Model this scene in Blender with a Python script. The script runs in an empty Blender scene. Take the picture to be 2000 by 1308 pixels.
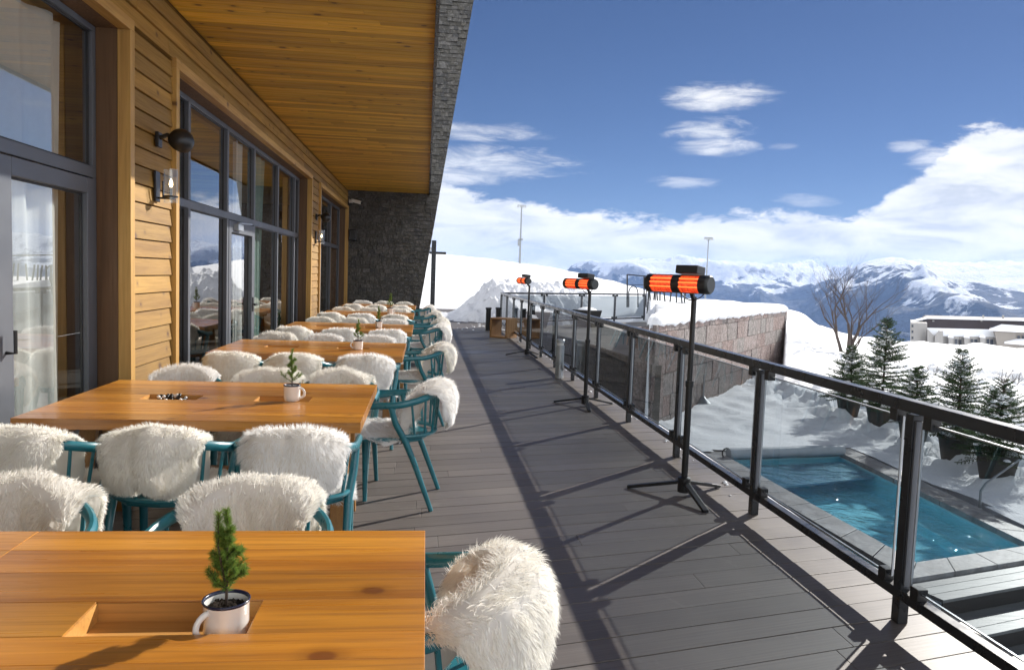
import bpy, math, random
import numpy as np
from mathutils import Vector, Matrix
R = math.radians
sc = bpy.context.scene
col = sc.collection
random.seed(7)

# ---------------------------------------------------------------- camera
F, S = 1500.0, 0.036
def nrm(v):
    v = np.asarray(v, float); return v / np.linalg.norm(v)
_Y = nrm([832 - 1000, 654 - 532, -F])
_Z = np.cross([1, -S, 0], _Y); _Z = nrm(_Z if _Z[1] > 0 else -_Z)
_X = np.cross(_Y, _Z)
CM = np.array([_X, _Y, _Z])
H = 1.5
def ray(px, py): return CM @ np.array([px - 1000, 654 - py, -F])
def at_y(px, py, y):
    r = ray(px, py); t = y / r[1]; return np.array([0, 0, H]) + t * r
cd = bpy.data.cameras.new('camera'); cam = bpy.data.objects.new('camera', cd); col.objects.link(cam)
mw = Matrix.Identity(4)
for i in range(3):
    for j in range(3): mw[i][j] = CM[i][j]
mw[2][3] = H
cam.matrix_world = mw
cd.sensor_width = 36; cd.lens = 36 * F / 2000; cd.clip_start = .05; cd.clip_end = 60000
sc.camera = cam

# ---------------------------------------------------------------- mesh helper
class MB:
    def __init__(s): s.v = []; s.f = []; s.m = []; s.mi = 0
    def add(s, vs, fs):
        o = len(s.v); s.v += [tuple(map(float, p)) for p in vs]
        for f in fs: s.f.append(tuple(i + o for i in f)); s.m.append(s.mi)
        return s
    def hexa(s, p):
        return s.add(p, [(3, 2, 1, 0), (4, 5, 6, 7), (0, 1, 5, 4), (1, 2, 6, 5), (2, 3, 7, 6), (3, 0, 4, 7)])
    def box(s, x0, x1, y0, y1, z0, z1):
        return s.hexa([(x0, y0, z0), (x1, y0, z0), (x1, y1, z0), (x0, y1, z0), (x0, y0, z1), (x1, y0, z1), (x1, y1, z1), (x0, y1, z1)])
    def bar(s, a, b, w, h, up=(0, 0, 1)):
        a = np.array(a, float); b = np.array(b, float); d = nrm(b - a)
        x = np.cross(d, up)
        if np.linalg.norm(x) < 1e-4: x = np.cross(d, (1, 0, 0))
        x = nrm(x) * w / 2; y = nrm(np.cross(x, d)) * h / 2
        return s.hexa([a - x - y, a + x - y, a + x + y, a - x + y, b - x - y, b + x - y, b + x + y, b - x + y])
    def tube(s, pts, rad, n=8, cap=True, closed=False, flat=None):
        pts = [np.array(p, float) for p in pts]; k = len(pts)
        if not hasattr(rad, '__len__'): rad = [rad] * k
        o = len(s.v); ref = None
        for i in range(k):
            if closed: d = pts[(i + 1) % k] - pts[i - 1]
            else: d = pts[min(i + 1, k - 1)] - pts[max(i - 1, 0)]
            d = nrm(d)
            if ref is None:
                ref = np.cross(d, (0, 0, 1))
                if np.linalg.norm(ref) < .1: ref = np.cross(d, (1, 0, 0))
            u = nrm(ref - d * np.dot(ref, d)); ref = u; w = np.cross(d, u)
            fl = flat or 1
            for j in range(n):
                a = 2 * math.pi * j / n
                s.v.append(tuple(pts[i] + rad[i] * (u * math.cos(a) + w * math.sin(a) * fl)))
        for i in range(k if closed else k - 1):
            i2 = (i + 1) % k
            for j in range(n):
                s.f.append((o + i * n + j, o + i * n + (j + 1) % n, o + i2 * n + (j + 1) % n, o + i2 * n + j)); s.m.append(s.mi)
        if cap and not closed:
            s.f.append(tuple(o + j for j in reversed(range(n)))); s.m.append(s.mi)
            s.f.append(tuple(o + (k - 1) * n + j for j in range(n))); s.m.append(s.mi)
        return s
    def lathe(s, prof, n=24, c=(0, 0, 0)):
        o = len(s.v); k = len(prof)
        for r, z in prof:
            for j in range(n):
                a = 2 * math.pi * j / n; s.v.append((c[0] + r * math.cos(a), c[1] + r * math.sin(a), c[2] + z))
        for i in range(k - 1):
            for j in range(n):
                s.f.append((o + i * n + j, o + i * n + (j + 1) % n, o + (i + 1) * n + (j + 1) % n, o + (i + 1) * n + j)); s.m.append(s.mi)
        return s
    def prism(s, poly, z0, z1):
        n = len(poly); o = [(p[0], p[1], z0) for p in poly] + [(p[0], p[1], z1) for p in poly]
        return s.add(o, [tuple(reversed(range(n))), tuple(range(n, 2 * n))] + [(i, (i + 1) % n, n + (i + 1) % n, n + i) for i in range(n)])
    def grid(s, P):
        P = np.asarray(P, float); a, b = P.shape[:2]; o = len(s.v)
        s.v += [tuple(p) for p in P.reshape(-1, 3)]
        for i in range(a - 1):
            for j in range(b - 1):
                s.f.append((o + i * b + j, o + i * b + j + 1, o + (i + 1) * b + j + 1, o + (i + 1) * b + j)); s.m.append(s.mi)
        return s
    def build(s, name, mats, parent=None, smooth=False, bevel=0, off=None):
        me = bpy.data.meshes.new(name)
        v = s.v
        if off is not None: v = [(p[0] - off[0], p[1] - off[1], p[2] - off[2]) for p in v]
        me.from_pydata(v, [], s.f)
        mats = mats if isinstance(mats, (list, tuple)) else [mats]
        for m in mats: me.materials.append(m)
        if len(mats) > 1: me.polygons.foreach_set('material_index', s.m)
        if smooth: me.polygons.foreach_set('use_smooth', [True] * len(me.polygons))
        me.update()
        o = bpy.data.objects.new(name, me); col.objects.link(o)
        if parent: o.parent = parent
        if smooth == 'auto':
            me.set_sharp_from_angle(angle=R(38))
        if bevel:
            b = o.modifiers.new('bevel', 'BEVEL'); b.width = bevel; b.segments = 2; b.limit_method = 'ANGLE'
        return o

def npmesh(name, V, Q, T, mat, parent=None):
    """V verts (n,3); Q quads; T tris (numpy)"""
    me = bpy.data.meshes.new(name)
    nq, nt_ = len(Q), len(T)
    me.vertices.add(len(V)); me.vertices.foreach_set('co', V.astype(np.float32).ravel())
    me.loops.add(nq * 4 + nt_ * 3); me.polygons.add(nq + nt_)
    me.loops.foreach_set('vertex_index', np.concatenate([Q.ravel(), T.ravel()]).astype(np.int32))
    me.polygons.foreach_set('loop_start', np.concatenate([np.arange(nq) * 4, nq * 4 + np.arange(nt_) * 3]).astype(np.int32))
    me.materials.append(mat); me.update(calc_edges=True); me.validate()
    o = bpy.data.objects.new(name, me); col.objects.link(o)
    if parent: o.parent = parent
    return o

def tag(o, label=None, cat=None, group=None, kind=None):
    if label: o['label'] = label
    if cat: o['category'] = cat
    if group: o['group'] = group
    if kind: o['kind'] = kind
    return o
def empty(name, loc=(0, 0, 0), rz=0, label=None, cat=None, group=None):
    o = bpy.data.objects.new(name, None); col.objects.link(o); o.location = loc; o.rotation_euler = (0, 0, rz)
    o.empty_display_size = .1
    return tag(o, label, cat, group)
def copy_tree(o, parent=None):
    c = o.copy(); col.objects.link(c)
    if parent: c.parent = parent
    for ch in [x for x in bpy.data.objects if x.parent == o]: copy_tree(ch, c)
    return c

# ---------------------------------------------------------------- numpy noise
_rng = np.random.default_rng(3); _perm = _rng.permutation(256); _perm = np.concatenate([_perm, _perm, _perm])
_ga = _rng.random(256) * 2 * np.pi
def perlin(x, y):
    xi = np.floor(x).astype(int); yi = np.floor(y).astype(int); xf = x - xi; yf = y - yi
    xi &= 255; yi &= 255
    f = lambda t: t * t * t * (t * (t * 6 - 15) + 10)
    def g(ix, iy, dx, dy):
        a = _ga[_perm[_perm[ix & 255] + (iy & 255)] & 255]; return np.cos(a) * dx + np.sin(a) * dy
    u, v = f(xf), f(yf)
    n0 = g(xi, yi, xf, yf) * (1 - u) + g(xi + 1, yi, xf - 1, yf) * u
    n1 = g(xi, yi + 1, xf, yf - 1) * (1 - u) + g(xi + 1, yi + 1, xf - 1, yf - 1) * u
    return (n0 * (1 - v) + n1 * v) * 1.5
def fbm(x, y, o=5, gain=.5):
    r = 0; a = 1
    for i in range(o): r = r + a * perlin(x * 2 ** i + 17 * i, y * 2 ** i + 9 * i); a *= gain
    return r
def ridged(x, y, o=6, gain=.5):
    r = 0; a = 1; w = 1
    for i in range(o):
        n = (1 - np.abs(perlin(x * 2.1 ** i + 31 * i, y * 2.1 ** i + 5 * i))) ** 2
        r = r + a * n * w; w = np.clip(n * 1.4, 0, 1); a *= gain
    return r
def sst(a, b, x):
    t = np.clip((x - a) / (b - a), 0, 1); return t * t * (3 - 2 * t)

# ---------------------------------------------------------------- node helper
class NT:
    def __init__(s, nt): s.nt = nt
    def n(s, t, ins=None, **kw):
        nd = s.nt.nodes.new('ShaderNode' + t)
        for k, v in kw.items(): setattr(nd, k, v)
        for k, v in (ins or {}).items():
            sk = nd.inputs[k]
            if isinstance(v, bpy.types.NodeSocket): s.nt.links.new(v, sk)
            else: sk.default_value = v
        return nd
    def math(s, op, a, b=0., c=0.): return s.n('Math', {0: a, 1: b, 2: c}, operation=op).outputs[0]
    def mapr(s, v, a, b, c=0., d=1., smooth=False):
        return s.n('MapRange', {0: v, 1: a, 2: b, 3: c, 4: d}, interpolation_type='SMOOTHSTEP' if smooth else 'LINEAR').outputs[0]
    def ramp(s, v, stops, interp='LINEAR'):
        nd = s.n('ValToRGB', {0: v}); cr = nd.color_ramp; cr.interpolation = interp
        for i, (p, c) in enumerate(stops):
            e = cr.elements[i] if i < 2 else cr.elements.new(p)
            e.position = p; e.color = (c[0], c[1], c[2], 1)
        return nd.outputs[0]
    def mix(s, f, a, b, mode='MIX'):
        nd = s.n('Mix', data_type='RGBA', blend_type=mode)
        for k, v in ((0, f), (6, a), (7, b)):
            if isinstance(v, bpy.types.NodeSocket): s.nt.links.new(v, nd.inputs[k])
            else: nd.inputs[k].default_value = v if k == 0 else (v[0], v[1], v[2], 1)
        return nd.outputs[2]
    def noise(s, vec, scale, detail=4, rough=.5, dist=0., out=0):
        return s.n('TexNoise', {'Vector': vec, 'Scale': scale, 'Detail': detail, 'Roughness': rough, 'Distortion': dist}).outputs[out]
    def mapping(s, vec, loc=(0, 0, 0), rot=(0, 0, 0), scale=(1, 1, 1)):
        return s.n('Mapping', {'Vector': vec, 'Location': loc, 'Rotation': rot, 'Scale': scale}).outputs[0]
    def bump(s, h, st=.3, d=.01): return s.n('Bump', {'Height': h, 'Strength': st, 'Distance': d}).outputs[0]
def newmat(name):
    m = bpy.data.materials.new(name); m.use_nodes = True; nt = NT(m.node_tree)
    b = m.node_tree.nodes['Principled BSDF']; out = m.node_tree.nodes['Material Output']
    return m, nt, b, out
def setin(nt, b, **kw):
    for k, v in kw.items():
        sk = b.inputs[k.replace('_', ' ')]
        if isinstance(v, bpy.types.NodeSocket): nt.nt.links.new(v, sk)
        else: sk.default_value = (*v, 1) if isinstance(v, tuple) and len(v) == 3 and sk.type == 'RGBA' else v
def plain(name, c, rough=.5, metal=0., var=.12, vs=6., spec=.5, coat=0., bump=0.):
    m, nt, b, out = newmat(name)
    tc = nt.n('TexCoord').outputs['Object']
    n = nt.noise(tc, vs, 5, .6)
    cc = nt.mix(nt.mapr(n, .3, .7), tuple(x * (1 - var) for x in c), tuple(min(1, x * (1 + var)) for x in c))
    setin(nt, b, Base_Color=cc, Roughness=nt.mapr(n, .3, .7, max(.02, rough - .08), min(1, rough + .08)), Metallic=metal, Coat_Weight=coat)
    b.inputs['Specular IOR Level'].default_value = spec
    if bump: setin(nt, b, Normal=nt.bump(nt.noise(tc, vs * 12, 4), bump, .004))
    return m
def wood(name, c1, c2, axis=0, rough=.5, coat=0., knots=.5, scale=1., isl=.3, kcol=(.06, .02, .008), bump=.15, grain=1.):
    m, nt, b, out = newmat(name)
    tc = nt.n('TexCoord').outputs['Object']; ge = nt.n('NewGeometry').outputs['Random Per Island']
    off = nt.n('CombineXYZ', {0: nt.math('MULTIPLY', ge, 37.), 1: nt.math('MULTIPLY', ge, 53.), 2: nt.math('MULTIPLY', ge, 29.)}).outputs[0]
    st = [7., 7., 7.]; st[axis] = .55
    v = nt.n('VectorMath', {0: nt.mapping(tc, scale=tuple(x * scale for x in st)), 1: off}, operation='ADD').outputs[0]
    g1 = nt.noise(v, 1.6, 5, .55, .8)
    st2 = [60., 60., 60.]; st2[axis] = 2.2
    g2 = nt.noise(nt.n('VectorMath', {0: nt.mapping(tc, scale=tuple(x * scale for x in st2)), 1: off}, operation='ADD').outputs[0], 1.2, 3, .6, .3)
    sp = nt.n('SeparateXYZ', {0: tc}).outputs; ac = {0: 1, 1: 2, 2: 1}[axis]                # knots live in the plane of the board
    kv = nt.n('CombineXYZ', {0: nt.math('MULTIPLY_ADD', sp[axis], 4.4 * scale, nt.math('MULTIPLY', ge, 41.)), 1: nt.math('MULTIPLY_ADD', sp[ac], 6. * scale, nt.math('MULTIPLY', ge, 23.)), 2: 0.}).outputs[0]
    vo = nt.n('TexVoronoi', {'Vector': kv, 'Scale': 1., 'Randomness': 1.}, voronoi_dimensions='2D')
    rnd = nt.n('SeparateColor', {0: vo.outputs['Color']}).outputs[0]
    kr = nt.math('MULTIPLY', nt.mapr(rnd, 1 - knots * .45, 1, .02, 1), .12)
    kd = nt.math('SUBTRACT', vo.outputs['Distance'], kr)
    km = nt.mapr(kd, -.03, .025, 1, 0, True); halo = nt.mapr(kd, -.02, .16, 1, 0, True)
    halo = nt.math('MULTIPLY', halo, nt.mapr(kr, .003, .02))
    km = nt.math('MULTIPLY', km, nt.mapr(kr, .003, .02))
    base = nt.mix(nt.mapr(g1, .3, .72), c1, c2)
    big = nt.noise(v, .45, 3, .5, .4); base = nt.mix(nt.math('MULTIPLY', nt.mapr(big, .5, .72), .55), base, (min(1, c2[0] * 1.22), c2[1] * 1.3, c2[2] * 1.25))
    base = nt.mix(nt.math('MULTIPLY', nt.mapr(g2, .45, .75), .35 * grain), base, tuple(x * .45 for x in c1))
    base = nt.mix(nt.math('MULTIPLY', halo, .45), base, tuple(x * .55 for x in c1))
    base = nt.mix(nt.math('MULTIPLY', km, .85), base, kcol)
    base = nt.mix(1., base, nt.n('CombineColor', {0: nt.mapr(ge, 0, 1, 1 - isl, 1 + isl * .4), 1: nt.mapr(ge, 0, 1, 1 - isl, 1 + isl * .35), 2: nt.mapr(ge, 0, 1, 1 - isl, 1 + isl * .3)}).outputs[0], 'MULTIPLY')
    setin(nt, b, Base_Color=base, Roughness=nt.mapr(g2, .3, .7, rough - .07, rough + .1), Coat_Weight=coat, Coat_Roughness=.18,
          Normal=nt.bump(g2, bump, .003))
    return m

M = {}
M['table'] = wood('varnished_table_wood', (.36, .125, .016), (.66, .285, .038), 0, .32, .4, .55, .75, .42, (.17, .05, .012), .2, 1.5)
M['tray'] = wood('pale_tray_wood', (.50, .24, .06), (.66, .36, .11), 0, .45, .1, .1)
M['leg_wood'] = wood('leg_wood', (.34, .15, .04), (.5, .25, .07), 2, .45, .1, .2)
M['clad'] = wood('honey_cladding', (.235, .118, .018), (.41, .230, .046), 1, .6, 0., .62, .9, .3, (.11, .04, .012))
M['trim'] = wood('trim_wood', (.42, .225, .055), (.60, .36, .105), 2, .5, .05, .55, .8, .1, (.10, .035, .012))
M['trimh'] = wood('trim_wood_level', (.42, .225, .055), (.60, .36, .105), 1, .5, .05, .4, .8, .1, (.10, .035, .012))
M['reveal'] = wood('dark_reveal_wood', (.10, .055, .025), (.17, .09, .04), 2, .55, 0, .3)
M['soffit'] = wood('soffit_pine', (.46, .235, .020), (.76, .435, .048), 0, .55, 0., .62, .8, .38, (.12, .045, .012))
M['boxwood'] = wood('cube_table_wood', (.34, .17, .06), (.46, .25, .1), 2, .5, 0, .2)
M['teal'] = plain('teal_paint', (.015, .150, .190), .32, 0, .12, 9, .5, .25)
M['alu'] = plain('grey_aluminium', (.105, .115, .135), .45, .1, .08, 3)
M['alud'] = plain('dark_gasket', (.022, .023, .025), .5)
M['black'] = plain('black_powder_coat', (.014, .014, .015), .38, .1, .2, 12)
M['rail'] = plain('anthracite_rail', (.034, .037, .042), .3, .45, .15, 8)
M['cap'] = plain('charcoal_plastic', (.022, .025, .026), .45)
M['white'] = plain('white_plastic', (.75, .75, .74), .35)
M['enamel'] = plain('white_enamel', (.78, .77, .74), .16, 0, .03, 14, .6, .3)
M['rim'] = plain('blue_black_rim', (.015, .02, .05), .25)
M['soil'] = plain('potting_soil', (.028, .02, .015), .95, 0, .6, 60, .2, 0, .8)
M['steel'] = plain('brushed_steel', (.4, .42, .44), .35, .8)
M['mast'] = plain('galvanised_mast', (.25, .27, .29), .5, .4)
M['pot'] = plain('dark_plant_pot', (.035, .033, .03), .6, 0, .3)
M['bark'] = plain('bark', (.075, .05, .038), .9, 0, .4, 20)
M['twig'] = plain('bare_twig', (.075, .058, .052), .9, 0, .35, 5)
M['curtain'] = None
def leafmat(name, c1, c2, tr=.25):
    m, nt, b, out = newmat(name)
    ge = nt.n('NewGeometry').outputs['Random Per Island']
    c = nt.mix(ge, c1, c2)
    d = nt.n('BsdfDiffuse', {'Color': c}).outputs[0]; t = nt.n('BsdfTranslucent', {'Color': c}).outputs[0]
    g = nt.n('BsdfGlossy', {'Color': (.6, .6, .6, 1), 'Roughness': .5}).outputs[0]
    x = nt.n('MixShader', {0: tr, 1: d, 2: t}).outputs[0]; x = nt.n('MixShader', {0: .03, 1: x, 2: g}).outputs[0]
    nt.nt.links.new(x, out.inputs[0]); return m
M['needle'] = leafmat('fir_needles', (.030, .055, .028), (.075, .115, .05))
M['sprig'] = leafmat('sapling_needles', (.10, .19, .03), (.25, .37, .08), .4)
M['fleece'] = leafmat('cream_fleece', (.94, .92, .86), (.985, .975, .945), .5)
M['fleecew'] = leafmat('white_fleece', (.95, .945, .94), (.99, .985, .98), .5)
def clothmat(name, c, tr):
    m, nt, b, out = newmat(name)
    tc = nt.n('TexCoord').outputs['Object']; n = nt.noise(tc, 30, 4)
    cc = nt.mix(n, tuple(x * .9 for x in c), c)
    d = nt.n('BsdfDiffuse', {'Color': cc}).outputs[0]; t = nt.n('BsdfTranslucent', {'Color': cc}).outputs[0]
    nt.nt.links.new(nt.n('MixShader', {0: tr, 1: d, 2: t}).outputs[0], out.inputs[0]); return m
M['curtain'] = clothmat('sheer_curtain', (.88, .90, .87), .35)
M['curtaing'] = clothmat('green_curtain', (.42, .60, .54), .3)
M['hide'] = clothmat('suede_hide', (.90, .86, .81), .3)
M['panel'] = clothmat('cream_panel', (.62, .60, .46), .3)
def glassmat(name, tint, ior=1.5, refl=1., rough=0.):
    m, nt, b, out = newmat(name)
    f0 = ((ior - 1) / (ior + 1)) ** 2 * refl                      # Schlick, the same from either side of the pane
    fc = nt.math('POWER', nt.n('LayerWeight', {'Blend': .5}).outputs['Facing'], 5.)
    fr = nt.math('ADD', nt.math('MULTIPLY', fc, 1 - f0), f0)
    t = nt.n('BsdfTransparent', {'Color': (*tint, 1)}).outputs[0]
    g = nt.n('BsdfGlossy', {'Color': (1, 1, 1, 1), 'Roughness': rough}).outputs[0]
    nt.nt.links.new(nt.n('MixShader', {0: fr, 1: t, 2: g}).outputs[0], out.inputs[0]); return m
M['winglass'] = glassmat('window_glass', (.95, .98, .98), 1.5, 7.)
M['railglass'] = glassmat('grey_tinted_glass', (.37, .41, .44), 1.45, 1.1)
M['lampglass'] = glassmat('clear_lamp_glass', (.93, .95, .95), 1.5, 2.5)
def emit(name, c, s):
    m, nt, b, out = newmat(name)
    setin(nt, b, Base_Color=tuple(x * .3 for x in c), Emission_Color=c, Emission_Strength=s); return m
M['bulb'] = emit('candle_bulb', (1, .75, .4), 6)
def glowmat():
    m, nt, b, out = newmat('glowing_reflector')
    tc = nt.n('TexCoord').outputs['Object']
    n = nt.noise(nt.mapping(tc, scale=(3, 60, 60)), 1.6, 3, .6)
    c = nt.ramp(n, [(.3, (.35, .008, .002)), (.52, (.95, .06, .012)), (.72, (1, .22, .05))])
    setin(nt, b, Base_Color=(.3, .03, .02), Roughness=.3, Emission_Color=c, Emission_Strength=.55)
    return m
M['glow'] = glowmat()
M['tubeglow'] = emit('glowing_tube', (1., .20, .045), 1.0)

def snowmat(name, c=(.86, .88, .92), bs=.25, sc_=1.):
    m, nt, b, out = newmat(name)
    tc = nt.n('TexCoord').outputs['Object']
    h = nt.math('ADD', nt.noise(tc, .9 * sc_, 8, .68, .6), nt.math('MULTIPLY', nt.noise(tc, 16 * sc_, 5, .7), .35))
    setin(nt, b, Base_Color=nt.mix(nt.noise(tc, .3, 4), tuple(x * .96 for x in c), c), Roughness=.75, Normal=nt.bump(h, bs, .12))
    b.inputs['Specular IOR Level'].default_value = .25
    return m
M['snow'] = snowmat('snow', bs=.45)
M['snowbank'] = snowmat('ploughed_snow', (.80, .82, .88), .6, 3.)
def deckmat():
    m, nt, b, out = newmat('composite_decking')
    tc = nt.n('TexCoord').outputs['Object']; ge = nt.n('NewGeometry').outputs['Random Per Island']
    v = nt.mapping(tc, rot=(0, 0, R(-13.4)), scale=(1, 1, 1))
    v1 = nt.mapping(v, scale=(1.2, 90, 1)); g = nt.noise(v1, 1, 4, .6)
    blot = nt.noise(tc, 1.1, 5, .6)
    c = nt.mix(nt.mapr(g, .3, .7), (.098, .085, .078), (.146, .128, .117))
    drt = nt.noise(tc, 3.2, 7, .7, .8); wet = nt.mapr(nt.noise(tc, .55, 4, .55, .5), .56, .66)
    c = nt.mix(nt.math('MULTIPLY', nt.mapr(drt, .58, .72), .5), c, (.20, .185, .17)); c = nt.mix(nt.math('MULTIPLY', wet, .35), c, (.05, .043, .04))
    c = nt.mix(nt.math('MULTIPLY', nt.mapr(blot, .45, .7), .35), c, (.16, .145, .134))
    c = nt.mix(1., c, nt.n('CombineColor', {0: nt.mapr(ge, 0, 1, .84, 1.12), 1: nt.mapr(ge, 0, 1, .84, 1.12), 2: nt.mapr(ge, 0, 1, .85, 1.13)}).outputs[0], 'MULTIPLY')
    setin(nt, b, Base_Color=c, Roughness=nt.math('SUBTRACT', nt.mapr(blot, .3, .7, .42, .58), nt.math('MULTIPLY', wet, .10)), Normal=nt.bump(g, .25, .002))
    b.inputs['Specular IOR Level'].default_value = .42
    return m
M['deck'] = deckmat()
def blockmat(name, cols, st=(6, 6, 1.2), bumps=.6, rough=.85, spec=.3, mott=.5):
    m, nt, b, out = newmat(name)
    tc = nt.n('TexCoord').outputs['Object']; ge = nt.n('NewGeometry').outputs['Random Per Island']
    c = nt.ramp(ge, [(i / (len(cols) - 1), k) for i, k in enumerate(cols)])
    n = nt.noise(nt.mapping(tc, scale=st), 1.5, 6, .65, .5)
    n2 = nt.noise(tc, 24, 4, .6)
    c = nt.mix(nt.mapr(n, .35, .68), nt.mix(.35 + .3 * mott, c, (0, 0, 0)), c)
    c = nt.mix(nt.math('MULTIPLY', nt.mapr(n2, .52, .66), .2 + .5 * mott), c, (.50, .46, .44))
    setin(nt, b, Base_Color=c, Roughness=rough, Normal=nt.bump(nt.math('ADD', n, nt.math('MULTIPLY', n2, .4)), bumps, .03))
    b.inputs['Specular IOR Level'].default_value = spec
    return m
M['pink'] = blockmat('pink_tuff_blocks', [(.32, .225, .205), (.38, .285, .265), (.32, .275, .26), (.41, .33, .31), (.34, .315, .30), (.36, .265, .245)], (13, 13, 5), .9, mott=1.)
M['shingle'] = blockmat('slate_shingles', [(.058, .055, .05), (.078, .073, .062), (.055, .055, .057), (.105, .10, .09), (.066, .064, .06), (.125, .12, .115)], (4, 4, 4), .14, .6, mott=0.)
M['coping'] = blockmat('pool_coping', [(.40, .40, .41), (.48, .48, .49), (.44, .43, .43)], (3, 3, 3), .2, .5)
M['pave'] = blockmat('terrace_paving', [(.33, .31, .285), (.38, .36, .33), (.35, .33, .30)], (1, 1, 1), .1, .6)
M['pooltile'] = plain('pool_tile', (.46, .84, .95), .3, 0, .08, 3)
M['step'] = wood('grey_step_decking', (.17, .175, .18), (.26, .265, .27), 0, .42, 0, .05, 1., .15)
M['stepd'] = plain('step_riser', (.04, .038, .038), .7)
M['cover'] = plain('pool_cover_slats', (.24, .32, .42), .3, 0, .12, 2)
M['coverroll'] = plain('pool_cover_roll', (.42, .46, .5), .4)
def watermat():
    m, nt, b, out = newmat('pool_water')
    tc = nt.n('TexCoord').outputs['Object']
    h = nt.math('ADD', nt.noise(tc, 1.9, 3, .5, 1.2), nt.math('MULTIPLY', nt.noise(tc, 8, 3, .5, .8), .25))
    nrm_ = nt.bump(h, .6, .14)
    fc = nt.math('POWER', nt.n('LayerWeight', {'Blend': .5, 'Normal': nrm_}).outputs['Facing'], 5.)
    fr = nt.math('ADD', nt.math('MULTIPLY', fc, .98), .02)
    t = nt.n('BsdfTransparent', {'Color': (.74, .95, 1., 1)}).outputs[0]
    g = nt.n('BsdfGlossy', {'Roughness': .03, 'Normal': nrm_}).outputs[0]
    nt.nt.links.new(nt.n('MixShader', {0: fr, 1: t, 2: g}).outputs[0], out.inputs[0]); return m
M['water'] = watermat()
# ---------------------------------------------------------------- light and sky
SUN = nrm([1.47, 1.35, 1.02])
SUN_EL, SUN_AZ = math.asin(SUN[2]), math.atan2(SUN[0], SUN[1])
sl = bpy.data.lights.new('sun', 'SUN'); sl.energy = 3.7; sl.angle = R(.53); sl.color = (1, .945, .86)
so = bpy.data.objects.new('sun', sl); col.objects.link(so)
so.rotation_euler = Vector(SUN).to_track_quat('Z', 'Y').to_euler()
wd = bpy.data.worlds.new('World'); sc.world = wd; wd.use_nodes = True
nt = NT(wd.node_tree); wd.node_tree.nodes.clear()
tcw = nt.n('TexCoord').outputs['Generated']
sky = nt.n('TexSky', sky_type='NISHITA', sun_disc=False, sun_elevation=SUN_EL, sun_rotation=SUN_AZ, altitude=2000., air_density=1.0, dust_density=.25, ozone_density=2.2).outputs[0]
sx = nt.n('SeparateXYZ', {0: tcw}); X_, Y_, Z_ = sx.outputs
az = nt.math('MULTIPLY', nt.math('ARCTAN2', X_, Y_), 57.29578)
el = nt.math('MULTIPLY', nt.math('ARCSINE', Z_), 57.29578)
uv = nt.n('CombineXYZ', {0: az, 1: nt.math('MULTIPLY', el, 2.2), 2: 0.}).outputs[0]
n1 = nt.noise(uv, .10, 9, .60, .6); n2 = nt.noise(uv, .42, 8, .64, .3)
nn = nt.math('ADD', nt.math('MULTIPLY', n1, .62), nt.math('MULTIPLY', n2, .38))       # about .3 to .7
nz = nt.math('MULTIPLY', nt.math('SUBTRACT', nn, .5), 5.)                             # about -1 to 1
nb_ = nt.math('MULTIPLY', nt.math('SUBTRACT', nt.math('ADD', nt.math('MULTIPLY', nt.noise(nt.mapping(uv, scale=(.6, 1.3, 1)), .42, 8, .66, .6), .7), nt.math('MULTIPLY', n1, .3)), .5), 5.)
# height of the cloud bank (degrees) round the compass; high cover behind the camera added to brighten shade
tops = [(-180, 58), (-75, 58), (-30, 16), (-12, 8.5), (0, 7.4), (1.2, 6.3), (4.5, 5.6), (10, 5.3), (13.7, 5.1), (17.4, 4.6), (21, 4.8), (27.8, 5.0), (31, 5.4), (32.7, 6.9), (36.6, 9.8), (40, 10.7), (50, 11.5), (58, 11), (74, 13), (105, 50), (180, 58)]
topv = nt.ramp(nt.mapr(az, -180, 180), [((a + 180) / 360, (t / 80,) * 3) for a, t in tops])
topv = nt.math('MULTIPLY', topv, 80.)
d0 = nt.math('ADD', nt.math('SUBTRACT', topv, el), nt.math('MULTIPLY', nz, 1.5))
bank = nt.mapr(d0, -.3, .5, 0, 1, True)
def blob(a, e, ra, re, k=1.):
    p = nt.math('POWER', nt.math('DIVIDE', nt.math('SUBTRACT', az, a), ra), 2.)
    q = nt.math('POWER', nt.math('DIVIDE', nt.math('SUBTRACT', el, e), re), 2.)
    d = nt.math('SUBTRACT', 1., nt.math('ADD', p, q))
    d = nt.math('ADD', nt.math('MULTIPLY', d, .75), nt.math('MULTIPLY', nb_, .95))
    return nt.math('MULTIPLY', nt.mapr(d, -.42, 1.3, 0, 1, True), k)
dens = bank
for a, e, ra, re, k in ((20.9, 12.9, 3.4, .85, .92), (20.1, 10.7, 2.7, .75, .97), (20.6, 9.6, 2.9, .62, .95), (18.4, 7.1, 2.2, .42, .6), (3.4, 10.3, 4.6, .62, .75), (3.6, 8.2, 7.2, 1.05, .92), (1.5, 7.2, 5., .9, .8),
                        (33.0, 9.3, 1.2, .38, .75), (34.9, 8.5, 1.9, .7, .9), (25.2, 9.5, 1.0, .25, .3), (27.0, 5.9, 2, .4, .5), (56, 16, 7, 2, .9), (64, 23, 8, 3, .9)):
    dens = nt.math('MAXIMUM', dens, blob(a, e, ra, re, k))
sh = nt.noise(nt.n('VectorMath', {0: nt.mapping(uv, scale=(1, 1.7, 1)), 1: (-1.3, 1.6, 0)}, operation='ADD').outputs[0], .16, 7, .6, .5)
cc = nt.ramp(sh, [(.36, (.62, .66, .73)), (.50, (.84, .865, .90)), (.62, (.97, .97, .975))])
low = nt.mapr(el, .3, 3., .22, 0)
cc = nt.mix(low, cc, (.66, .71, .80))
skc = nt.n('Mix', {0: 1., 6: sky, 7: (.32, .38, .52, 1)}, data_type='RGBA', blend_type='MULTIPLY').outputs[2]
bs_ = nt.n('Background', {'Color': skc, 'Strength': .05}).outputs[0]
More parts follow.
